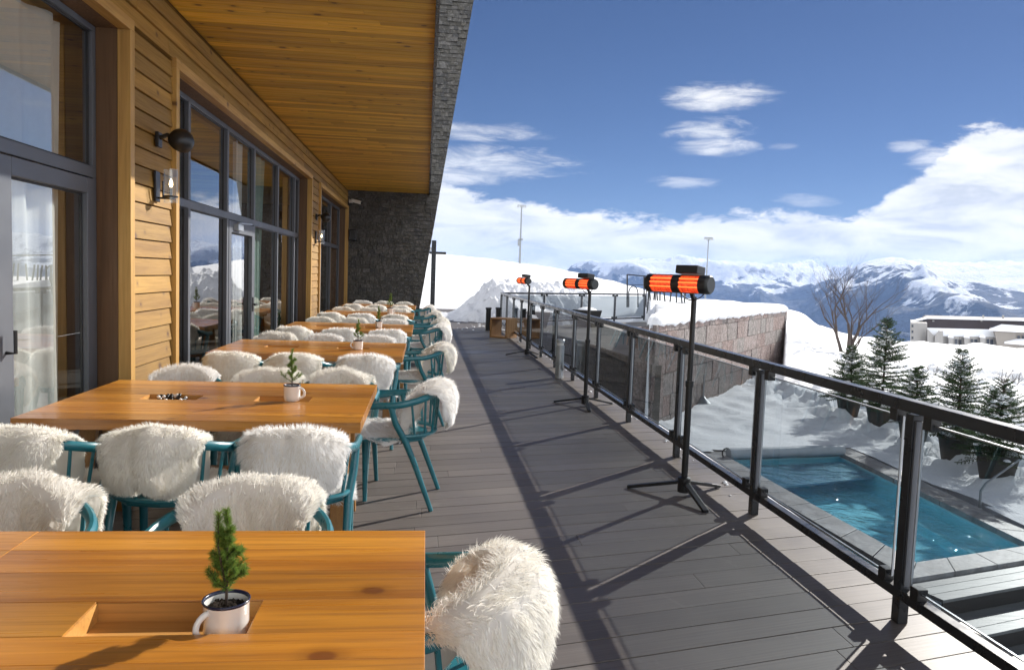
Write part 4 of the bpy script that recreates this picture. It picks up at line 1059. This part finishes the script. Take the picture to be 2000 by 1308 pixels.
# ---------------------------------------------------------------- far terrace, light well, pink stone wall
TP_ = [(4.12, 13.55), (3.86, 16.8), (3.66, 18.6), (3.30, 20.5), (2.36, 21.4), (2.36, 22.1), (8.05, 27.45), (9.6, 25.6), (6.2, 19.5)]
tag(MB().prism(TP_, -.12, -.004).build('far_terrace', M['pave']), kind='structure')
def tile_wall(p0, p1, z0, z1, hgt, ws, prs, mt, name, label, thick, seed, parent=None, top=None):
    p0 = np.array([*p0, 0.]); p1 = np.array([*p1, 0.]); L = np.linalg.norm(p1 - p0); u = (p1 - p0) / L; n = np.array([u[1], -u[0], 0]); rnd = random.Random(seed)
    b = MB(); z = z0; k = 0
    while z < z1 - .02:
        h = hgt[k % len(hgt)]; k += 1; zt = min(z + h, z1); x = -rnd.uniform(0, ws[0]) * .8
        while x < L:
            w = rnd.choice(ws); xa, xb = max(x, 0), min(x + w - .006, L); pr = rnd.choice(prs); t2 = zt - .006
            if top and zt >= z1 - .02: t2 = zt + rnd.uniform(-top, top)
            if xb - xa > .02:
                a = p0 + u * xa; c = p0 + u * xb; f = n * pr; bk = -n * .05
                b.hexa([a + f + (0, 0, z), c + f + (0, 0, z), c + bk + (0, 0, z), a + bk + (0, 0, z), a + f + (0, 0, t2), c + f + (0, 0, t2), c + bk + (0, 0, t2), a + bk + (0, 0, t2)])
            x += w
        z = zt
    r = empty(name, tuple(p0), 0, label, 'wall')
    b.build('stone_facing', mt, r, off=tuple(p0), bevel=.008 if top else 0)
    c = MB(); a0, a1 = p0 - n * .02, p1 - n * .02; b0, b1 = p0 - n * thick, p1 - n * thick; zz = z1 - (top or 0) - .02
    c.hexa([a0 + (0, 0, z0 - .5), a1 + (0, 0, z0 - .5), b1 + (0, 0, z0 - .5), b0 + (0, 0, z0 - .5), a0 + (0, 0, zz), a1 + (0, 0, zz), b1 + (0, 0, zz), b0 + (0, 0, zz)]); c.build('wall_core', mt, r, off=tuple(p0))
    return r, u, n
tile_wall((2.40, 21.38), (3.32, 20.46), -1.3, -.02, [.12], [.15, .2, .25], [0, .01, .02, .03], M['shingle'], 'shingle_retaining_wall', 'dark shingle wall at the back of the light well', .2, 3)
tile_wall((3.32, 20.46), (3.68, 18.56), -1.3, -.02, [.12], [.15, .2, .25], [0, .01, .02, .03], M['shingle'], 'shingle_retaining_wall', 'short dark shingle wall under the far corner of the terrace', .2, 4)
tile_wall((3.68, 18.56), (4.12, 13.52), -1.3, -.02, [.12], [.15, .2, .25], [0, .01, .02, .03], M['shingle'], 'shingle_retaining_wall', 'long dark shingle wall under the far terrace, seen through the glass railing', .2, 5)
WR, wu, wn = tile_wall(WA, WB, -1.5, .70, [.42, .40, .44, .38, .42, .40], [.5, .7, .42, .6, .85], [0, .008, .014], M['pink'], 'pink_stone_wall', 'pink and grey stone block wall capped with snow beyond the railing', .40, 6, top=.045)
def snow_cap():
    L = np.linalg.norm(WB - WA); ss = np.linspace(.14, L + .10, 160); P = np.zeros((160, 15, 3))
    for i, s in enumerate(ss):
        p = np.array([*WA, 0]) + wu * s
        bmp = .05 * float(fbm(np.array(s * .7), np.array(.3), 3)); ov = .05 + .035 * float(fbm(np.array(s * 2.1), np.array(5.3), 4)); lo = .71 + .05 * float(fbm(np.array(s * 3.3), np.array(9.1), 3))
        e = min(1, (s - .14) / .25, (L + .10 - s) / .25); e = max(e, 0) ** .5
        tm = max(.22, .02 + .36 * s)
        for j, (n_, z) in enumerate(((-.10, lo - .06), (ov - .02, lo - .03), (ov, lo), (ov, lo + .05), (ov - .02, .80), (-.03, .86), (-.12, .89), (-.25, .905), (-.4, .91), (-.7, .91), (-1.1, .90), (-1.6, .88), (-2.2, .85), (-3, .80), (-4., .60))):
            n_ = max(n_, -tm)
            P[i, j] = p + wn * n_ + np.array([0, 0, lo + (z - lo) * e + bmp * (z > .78) * e])
    o = MB().grid(P).build('snow_cap', M['snow'], WR, smooth=True, off=(WA[0], WA[1], 0))
snow_cap()
b = MB(); b.tube([(0, 0, .08), (0, 0, .62)], .02, 8); b.lathe([(.17, 0), (.10, .06), (.03, .14), (.0, .15)], 14)
o = b.build('lamp_stub', M['mast'], smooth='auto'); o.location = (6.05, 15.95, CZ + .10); tag(o, 'thin metal rod on a cone foot in the snow below the stone wall', 'pole')
# planters and folded furniture on the far terrace
for i, (x, y, rz, l) in enumerate(((3.25, 22.4, 20, 'dark tapered planter nearest the corner of the far terrace'), (5.0, 23.4, 40, 'dark tapered planter in the middle of the far terrace'))):
    r = empty('planter', (x, y, 0), R(rz), l, 'planter', 'tapered planters on the far terrace')
    b = MB(); w, v, h = .24, .33, .52
    b.hexa([(-w, -w, 0), (w, -w, 0), (w, w, 0), (-w, w, 0), (-v, -v, h), (v, -v, h), (v, v, h), (-v, v, h)]); b.build('planter_box', M['black'], r, bevel=.01)
    o = MB().lathe([(.0, .62), (.15, .60), (.26, .56), (.31, .525)], 14).build('snow', M['snow'], r, smooth=True)
# climbing frame of dark tubes standing in the snow
def frame_thing():
    o3 = np.array([8.6, 29., .3]); r = empty('tube_frame', tuple(o3), 0, 'dark tubular frame with hoops standing in the snow behind the railing', 'frame')
    q = lambda px, py, y: at_y(px, py, y) - o3
    b = MB(); b.tube([q(1225, 600, 29), q(1225, 536, 29)], .03, 6); b.tube([q(1258, 600, 29), q(1258, 538, 29)], .03, 6); b.build('upright', M['rail'], r)
    b = MB(); b.tube([q(1225, 536, 29), q(1342, 547, 29)], .025, 6); b.tube([q(1225, 556, 29), q(1275, 556, 29)], .014, 6); b.build('top_bar', M['rail'], r)
    for c in (1237, 1271):
        pts = [q(c - 9, 600, 28.4)] + [q(c - 9 * math.cos(a), 572 - 13 * math.sin(a), 28.4) for a in np.linspace(0, math.pi, 9)] + [q(c + 9, 600, 28.4)]
        MB().tube(pts, .022, 6).build('hoop', M['rail'], r, smooth='auto')
    for k, (a, c) in enumerate(((1268, 1264), (1268, 1272), (1279, 1275), (1289, 1289), (1296, 1301), (1312, 1306), (1321, 1321), (1329, 1334), (1339, 1335), (1282, 1286))):
        MB().tube([q(a, 560, 27.8 + .2 * (k % 3)), q(c, 612, 27.8 + .2 * (k % 3))], .028, 6).build('leg', M['rail'], r)
    MB().tube([q(1262, 591, 28), q(1345, 591, 28)], .012, 5).build('tie_bar', M['steel'], r)
frame_thing()

# ---------------------------------------------------------------- pool
def pool():
    A, B_, C_, D_ = [np.array([*p, 0.]) for p in PC]; ctr = (A + B_ + C_ + D_) / 4
    r = empty('pool', (*ctr[:2], CZ), 0, 'small turquoise swimming pool with a roller cover, below the railing', 'pool'); off = (ctr[0], ctr[1], CZ)
    wd = [.30, .34, .30, .36]                                  # coping width per side A-B, B-C, C-D, D-A
    P4 = [A, B_, C_, D_]
    def inset(ws):
        ln = []
        for i in range(4):
            p, q = P4[i], P4[(i + 1) % 4]; u = nrm(q - p); n = np.array([-u[1], u[0], 0]); ln.append((p + n * ws[i], u))
        out = []
        for i in range(4):
            p, u = ln[i - 1]; q, v = ln[i]; M2 = np.array([[u[0], -v[0]], [u[1], -v[1]]]); t = np.linalg.solve(M2, (q - p)[:2]); out.append(p + u * t[0])
        return out
    I = inset(wd); z0 = CZ
    b = MB()
    for i in range(4):
        a, c, ia, ic = P4[i], P4[(i + 1) % 4], I[i], I[(i + 1) % 4]; n = max(3, int(np.linalg.norm(c - a) / .55))
        for k in range(n):
            t0, t1 = k / n + .0015, (k + 1) / n - .0015
            q = [a + (c - a) * t0, a + (c - a) * t1, ia + (ic - ia) * t1, ia + (ic - ia) * t0]
            b.hexa([p + (0, 0, z0 - .05) for p in q] + [p + (0, 0, z0 + .02) for p in q])
    b.build('coping', M['coping'], r, off=off, bevel=.004)
    b = MB(); zb = z0 - .34
    for i in range(4):
        a, c = I[i], I[(i + 1) % 4]; b.add([a + (0, 0, zb), c + (0, 0, zb), c + (0, 0, z0 - .052), a + (0, 0, z0 - .052)], [(0, 1, 2, 3)])
    b.add([p + (0, 0, zb) for p in I], [(0, 1, 2, 3)]); b.build('basin', M['pooltile'], r, off=off)
    ds = nrm(I[2] - I[1])                                       # underwater bench along the right side
    n_ = np.array([-ds[1], ds[0], 0]); p0, p1 = I[1], I[1] + ds * 1.9
    b = MB(); b.hexa([p0 + (0, 0, zb), p1 + (0, 0, zb), p1 + n_ * .4 + (0, 0, zb), p0 + n_ * .4 + (0, 0, zb), p0 + (0, 0, zb + .12), p1 + (0, 0, zb + .12), p1 + n_ * .4 + (0, 0, zb + .12), p0 + n_ * .4 + (0, 0, zb + .12)]); b.build('bench', M['pooltile'], r, off=off)
    wz = z0 - .075
    b = MB(); b.add([p + (0, 0, wz) for p in I], [(0, 1, 2, 3)]); b.build('water', M['water'], r, off=off)
    b = MB(); L3, L2 = I[3], I[2]; d3, d2 = nrm(I[0] - I[3]), nrm(I[1] - I[2]); nsl = 15
    for k in range(nsl):
        a0, a1 = .22 + k * .062, .22 + k * .062 + .054
        q = [L3 + d3 * a1 * 1.25, L2 + d2 * a1, L2 + d2 * a0, L3 + d3 * a0 * 1.25]
        e = (L2 - L3) * .01; q[0] = q[0] + e; q[3] = q[3] + e; q[1] = q[1] - e; q[2] = q[2] - e
        b.hexa([p + (0, 0, wz - .04) for p in q] + [p + (0, 0, wz - .008) for p in q])
    b.build('slatted_cover', M['cover'], r, off=off, bevel=.005)
    a, c = I[3] + d3 * .08, I[2] + d2 * .08
    MB().tube([a + (0, 0, z0 + .07), c + (0, 0, z0 + .07)], .085, 18).build('cover_roller', M['coverroll'], r, off=off, smooth='auto')
    MB().tube([a + nrm(a - c) * .02 + (.08 * math.cos(t), .0 + .08 * math.sin(t) * .3, z0 + .07 + .08 * math.sin(t)) for t in np.linspace(0, 6.28, 16)], .012, 6).build('crank_wheel', M['black'], r, off=off)
    # steps that fall away from the pool towards the viewer
    u = nrm(B_ - A); n = np.array([u[1], -u[0], 0]); E1 = A - u * .05; E2 = B_ + u * 3.2
    s = empty('wooden_steps', (*A[:2], CZ), 0, 'grey decking steps with dark risers below the near edge of the pool', 'steps'); so_ = (A[0], A[1], CZ)
    for k in range(8):
        z = CZ - .02 - .15 * k; a, c = E1 + n * (.01 + .38 * k), E2 + n * (.01 + .38 * k)
        b = MB()
        for m_ in range(3):
            p, q = a + n * (.128 * m_), c + n * (.128 * m_); w = n * .123
            b.hexa([p + (0, 0, z - .028), q + (0, 0, z - .028), q + w + (0, 0, z - .028), p + w + (0, 0, z - .028), p + (0, 0, z), q + (0, 0, z), q + w + (0, 0, z), p + w + (0, 0, z)])
        b.build('tread', M['step'], s, off=so_, bevel=.002)
        b = MB(); p, q = a + n * .365, c + n * .365; w = n * .012
        b.hexa([p - (0, 0, 1.2 - z + z), q - (0, 0, 1.2), q + w - (0, 0, 1.2), p + w - (0, 0, 1.2), p, q, q + w, p + w][:4] + [p, q, q + w, p + w]) if False else b.hexa([p + (0, 0, z - .17), q + (0, 0, z - .17), q + w + (0, 0, z - .17), p + w + (0, 0, z - .17), p + (0, 0, z - .03), q + (0, 0, z - .03), q + w + (0, 0, z - .03), p + w + (0, 0, z - .03)])
        b.build('riser', M['stepd'], s, off=so_)
    # bent handrail at the far side of the pool
    p = at_y(1905, 1003, 8.35); o3 = np.array([7.0, 8.9, CZ])
    b = MB(); b.tube([(0, 0, 0), (0, 0, .22), (.10, .05, .30), (.85, .42, .52)], .014, 8); o = b.build('pool_handrail', M['mast'], smooth='auto'); o.location = (7.0, 8.75, CZ); tag(o, 'bent metal handrail on the right edge of the pool', 'handrail')
pool()

# ---------------------------------------------------------------- potted firs
def make_fir(seed, h, rad, dens=1., bare=.0):
    rnd = random.Random(seed); nb = MB(); tk = MB(); sn = MB()
    tk.tube([(0, 0, 0), (.01, 0, h * .5), (0, 0, h)], [.028, .018, .004], 7)
    z = h * .05; 
    while z < h * .985:
        f = z / h; Lm = rad * (1 - f) ** .85 * (1.0 if f > .12 else .8) + .03; nbr = int((6 + rnd.randint(0, 3)) * (1 if f < .8 else .7) * dens)
        for k in range(nbr):
            if rnd.random() < bare: continue
            a = 6.283 * k / nbr + rnd.uniform(-.4, .4); L = Lm * rnd.uniform(.6, 1.18); up = .75 * f + .02 - .22 * (1 - f) + rnd.uniform(-.12, .12)
            d = np.array([math.cos(a), math.sin(a), up]); p0 = np.array([0, 0, z + rnd.uniform(-.04, .04)]); n = max(3, int(L / .05)); prev = p0
            side = np.array([-math.sin(a), math.cos(a), 0])
            pts = [p0 + d * L * t + np.array([0, 0, -.12 * L * t * t + .10 * L * t ** 3]) for t in np.linspace(0, 1, n + 1)]
            tk.tube([pts[0], pts[n // 2], pts[-1]], [.006, .004, .002], 4)
            for i in range(1, n + 1):
                t = i / n; needles(nb, pts[i - 1], pts[i], 8, .032, .0042, rnd, .8)
                for s in (-1, 1):
                    tl = L * .42 * (1.15 - t) * rnd.uniform(.6, 1.2) + .03; e = pts[i] + nrm(side * s + d * .75 + np.array([0, 0, rnd.uniform(-.12, .10)])) * tl
                    needles(nb, pts[i], e, int(7 + tl * 95), .030, .0042, rnd, .7)
            if rnd.random() < .5 and f < .93 and L > .09:
                c = pts[int(n * rnd.uniform(.4, .9))]; q = rnd.uniform(.025, .065)
                sn.lathe([(.001, q * .55), (q * .6, q * .45), (q * 1.0, q * .1), (q * .8, -q * .12), (.001, -q * .2)], 7, tuple(c + (0, 0, .012)))
        z += (.040 + .030 * (1 - f)) * rnd.uniform(.7, 1.45) * (h / 1.5)
    return nb, tk, sn
def potted_fir(x, y, h, rad, seed, label, pr=.25, tw=0, bare=0.):
    gz = CZ + .03; r = empty('potted_fir', (x, y, gz), 0, label, 'potted tree', 'potted firs beside the pool')
    b = MB().lathe([(0, 0), (pr * .72, 0), (pr * .98, .36), (pr * 1.06, .37), (pr * 1.06, .42), (pr * .95, .42), (pr * .9, .36), (0, .34)], 26); b.build('pot', M['pot'], r, smooth='auto')
    P = []
    rnd = random.Random(seed + 50)
    s = MB()
    for k in range(4):
        a = rnd.uniform(0, 6.28); q = rnd.uniform(.06, .11); s.lathe([(.001, q * .8), (q * .7, q * .6), (q, 0), (q * .7, -q * .3)], 10, (pr * .6 * math.cos(a), pr * .6 * math.sin(a), .41))
    s.build('pot_snow', M['snow'], r, smooth=True)
    nb, tk, sn = make_fir(seed, h, rad, 1., bare)
    for q in (nb, tk, sn): q.v = [(p[0], p[1], p[2] + .38) for p in q.v]
    for k in range(tw):
        a = rnd.uniform(0, 6.28); tk.tube([(0, 0, .38 + h * .75), (.05 * math.cos(a), .05 * math.sin(a), .38 + h * 1.05), (.10 * math.cos(a) + .05, .1 * math.sin(a), .38 + h * (1.15 + .1 * k))], [.006, .004, .002], 4)
    nb.mi = 1; nb.add(sn.v, sn.f); nb.build('foliage', [M['needle'], M['snow']], r); tk.build('trunk', M['bark'], r, smooth=True)
potted_fir(8.85, 15.0, 1.05, .62, 1, 'potted fir farthest from the viewer, left of the tallest one')
potted_fir(8.84, 13.85, 1.72, .70, 2, 'tallest potted fir in the row beside the pool', .27)
potted_fir(8.45, 12.25, .95, .55, 3, 'short sparse potted fir right of the tallest one', .25, 0, .25)
potted_fir(8.34, 11.05, 1.38, .60, 4, 'dense potted fir between the railing post and the right edge', .25, 1)
potted_fir(8.10, 9.86, 1.05, .62, 5, 'potted fir with long bare twigs, nearest the right edge', .27, 4, .1)

# ---------------------------------------------------------------- bare tree and shrubs
def bare(seed, h, stems, rad, lean=.18, minr=.004):
    rnd = random.Random(seed); b = MB()
    def grow(p, d, L, r, lev):
        n = 3 if lev < 3 else 2; pts = [p]; rs = [r]
        for i in range(n):
            d = nrm(d + np.array([rnd.gauss(0, .12), rnd.gauss(0, .12), .06 if lev else .02])); p = p + d * L / n; pts.append(p); rs.append(r * (1 - .32 * (i + 1) / n))
        b.tube(pts, rs, 6 if lev < 2 else 4 if lev < 4 else 3, cap=False)
        if lev >= 7 or r < minr: return
        nb = rnd.choice((3, 3, 4)) if lev < 2 else rnd.choice((2, 3, 3)) if lev < 5 else 2
        for k in range(nb):
            a = rnd.uniform(0, 6.28); o = np.array([math.cos(a), math.sin(a), rnd.uniform(-.1, .5)]); dd = nrm(d + o * rnd.uniform(.38, .72))
            grow(pts[rnd.randint(1, n)] if k else pts[-1], dd, L * rnd.uniform(.66, .86), rs[-1] * rnd.uniform(.6, .8), lev + 1)
    for a, l in stems:
        grow(np.array([.12 * math.cos(a), .12 * math.sin(a), -.1]), nrm(np.array([math.cos(a) * l, math.sin(a) * l, 1])), h * .27, rad * rnd.uniform(.8, 1.1), 0)
    return b
o = at_y(1652, 696, 24.5); gz = ground_z(o[0], o[1])
r = empty('bare_tree', (o[0], o[1], gz), 0, 'leafless tree with several stems standing in the snow beyond the wall', 'tree')
b = bare(5, 4.1, [(0.2, .10), (2.6, .16), (4.6, .1)], .062, .18, .0022); b.build('trunk', M['twig'], r, smooth=True)
b = bare(9, 2.7, [(-.2, .75), (.3, .5)], .030, .18, .0022); b.build('low_branches', M['twig'], r, smooth=True)
for i, (px, py, y, h, l) in enumerate(((1745, 672, 25, .75, 'low bare shrub right of the leafless tree'), (1822, 700, 22, .7, 'low bare shrub in the snow below the pale hotel'), (1972, 712, 20, .8, 'low bare shrub near the right edge in the snow'), (1600, 780, 17.2, .5, 'low snowy shrub left of the potted firs'))):
    o = at_y(px, py, y); r = empty('bare_shrub', (o[0], o[1], max(ground_z(o[0], o[1]), CZ) if y > 19 else CZ + .05), 0, l, 'shrub', 'bare shrubs in the snow')
    bare(30 + i, h, [(.3, .7), (1.6, .5), (2.9, .8), (4.4, .6), (5.6, .9)], .014, .2, .0025).build('stems', M['twig'], r, smooth=True)

# ---------------------------------------------------------------- light masts on the ridge
def mast(px, ptop, y, label, h=None):
    t = at_y(px, ptop, y); gz = ground_z(t[0], t[1]); hh = t[2] - gz
    r = empty('light_mast', (t[0], t[1], gz), 0, label, 'light mast', 'floodlight masts on the snow ridge'); k = y / 130
    MB().tube([(0, 0, -.3), (0, 0, hh * .3), (0, 0, hh)], [.20 * k, .17 * k, .10 * k], 8).build('mast', M['mast'], r, smooth='auto')
    b = MB(); b.bar((-.75 * k, 0, hh), (.75 * k, 0, hh), .1 * k, .1 * k); b.bar((0, -.5 * k, hh - .5 * k), (0, .5 * k, hh - .5 * k), .1, .1); b.build('cross_arm', M['mast'], r)
    for x in (-.62, -.2, .22, .62):
        b = MB(); b.box(x * k - .16 * k, x * k + .16 * k, -.25 * k, .05, hh - .42 * k, hh - .06 * k); b.build('floodlight', M['steel'], r)
    b = MB(); b.box(-.45 * k, .0, -.2, .2, hh * .30, hh * .42); b.box(-.15 * k, .4 * k, -.2, .2, hh * .40, hh * .43); b.build('equipment_box', M['mast'], r)
mast(1019, 401, 128, 'tall floodlight mast on the crest of the left snow hill'); mast(1384, 464, 150, 'floodlight mast rising behind the red heater, before the mountains')

# ---------------------------------------------------------------- hotel in the distance
def hotel():
    Y0 = 118.; k = Y0 / 1500
    o3 = at_y(1782, 690, Y0); o3 = np.array(o3)
    r = empty('hotel', tuple(o3), 0, 'long pale hotel with dark facade and snowy dormered roof in the distance', 'building')
    def q(px, py, dy=0.): return at_y(px, py, Y0 + dy) - o3
    def slab(pts, dy0, dy1, nm, mt, par=r):                          # polygon facing the viewer, given a depth
        a = [q(x, y, dy0) for x, y in pts]; c = [p + np.array([(dy1 - dy0) * .66, dy1 - dy0, 0]) for p in a]; n = len(pts); b = MB()
        b.add(a + c, [tuple(range(n)), tuple(range(2 * n - 1, n - 1, -1))] + [((i + 1) % n, i, n + i, n + (i + 1) % n) for i in range(n)]); return b.build(nm, mt, par)
    mw_ = plain('hotel_render', (.33, .32, .31), .8, 0, .06, .3); md = plain('hotel_cladding', (.055, .045, .05), .7, 0, .15, .4); mg = plain('hotel_glass', (.06, .07, .09), .2); mb = plain('hotel_beige', (.29, .265, .24), .8, 0, .06, .3)
    w = slab([(1779, 690), (1811, 690), (1811, 631), (1779, 630)], 0, 12, 'white_block', mw_)
    for y in (634, 645, 657):
        slab([(1780.5, y + 5), (1784, y + 5), (1784, y), (1780.5, y)], -.1, .1, 'window', mg, w)
    f = slab([(1792, 650), (2060, 650), (2060, 628), (1811, 621.5), (1806, 624)], 5, 20, 'dark_facade', md)
    for x in (1823, 1917): slab([(x - 2, 628), (x + 2, 628), (x + 2, 625.5), (x - 2, 625.5)], 4.8, 5.1, 'window', mw_, f)
    rf = slab([(1779, 631), (1811, 622.5), (2060, 628.8), (2060, 626.8), (1811, 620.2), (1779, 628.5)], 4.6, 10, 'snowy_roof', M['snow'])
    for x in (1921, 1960): slab([(x - 1.5, 627), (x + 1.5, 627), (x + 1.5, 616), (x - 1.5, 616)], 8, 9, 'chimney', mw_, rf)
    # lower wing in front: sloping snow roof with gable and dormers
    w2 = slab([(1812, 690), (1990, 690), (1990, 659), (1812, 656)], -.9, 1.5, 'lower_wing', mw_)
    b = MB(); P = [q(1810, 640, .35), q(1932, 643, .35), q(1992, 663, -.75), q(1843, 660, -.75), q(1811, 657, -.6)]; b.add(P + [p - np.array([0, 0, .25]) for p in P], [(0, 1, 2, 3, 4)] + [((i + 1) % 5, i, 5 + i, 5 + (i + 1) % 5) for i in range(5)]); b.build('lower_roof', M['snow'], r)
    slab([(1811, 690), (1824.5, 690), (1824.5, 656), (1812.5, 643), (1811, 643)], -1.3, -.8, 'gable', mw_)
    slab([(1825.5, 690), (1842, 690), (1842, 646.5), (1834, 646), (1825.5, 656.5)], -1.7, -.8, 'gable', mw_)
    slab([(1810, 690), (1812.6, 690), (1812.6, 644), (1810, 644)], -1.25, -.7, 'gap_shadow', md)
    for x in (1857, 1888, 1919, 1950):
        d = slab([(x - 4.5, 690), (x + 4, 690), (x + 4, 656.5), (x, 655.5), (x - 4.5, 657)], -1.7, -.8, 'dormer', mw_)
        slab([(x - 6, 659), (x + 6, 660), (x + 4.5, 655.8), (x, 654.3), (x - 4.5, 655.5)], -1.8, -.2, 'dormer_roof', M['snow'], d)
        slab([(x + 8, 690), (x + 13, 690), (x + 13, 662), (x + 8, 662)], -1.0, -.8, 'window', mg, w2); slab([(x + 15, 690), (x + 21, 690), (x + 21, 663), (x + 15, 663)], -1.0, -.8, 'window', mg, w2)
    e = slab([(1950, 690), (2060, 690), (2060, 648), (1942, 643)], -2, 6, 'beige_wing', mb)
    b = MB(); P = [q(1932, 642, -2.5), q(2060, 649, -2.8), q(2060, 636, -1.6), q(1996, 636, -1.7), q(1956, 633, -1.7)]; b.add(P + [p - np.array([0, 0, .3]) for p in P], [(0, 1, 2, 3, 4)] + [((i + 1) % 5, i, 5 + i, 5 + (i + 1) % 5) for i in range(5)]); b.build('beige_roof', M['snow'], e)
    for x in (1990, 1999, 2010): slab([(x - 2.5, 661), (x + 2.5, 661), (x + 2.5, 655.5), (x - 2.5, 655.5)], -2.2, -1.9, 'window', mg, e)
    b = MB(); P = [q(1962, 667, -4), q(2060, 675, -4), q(2060, 660, -3.2), q(1985, 662, -3.2)]; b.add(P + [p - np.array([0, 0, .3]) for p in P], [(0, 1, 2, 3)] + [((i + 1) % 4, i, 4 + i, 4 + (i + 1) % 4) for i in range(4)]); b.build('porch_roof', M['snow'], r)
hotel()

# ---------------------------------------------------------------- render settings
sc.view_settings.view_transform = 'Standard'; sc.view_settings.look = 'None'; sc.view_settings.gamma = 1; sc.view_settings.exposure = 1.0
cy = sc.cycles
cy.use_denoising = True
try: cy.denoiser = 'OPENIMAGEDENOISE'
except Exception: pass
cy.max_bounces = 12; cy.diffuse_bounces = 7; cy.glossy_bounces = 4; cy.transparent_max_bounces = 24; cy.transmission_bounces = 6; cy.volume_bounces = 1
cy.caustics_reflective = False; cy.caustics_refractive = False; cy.sample_clamp_indirect = 8
cy.use_adaptive_sampling = True; cy.adaptive_threshold = .01
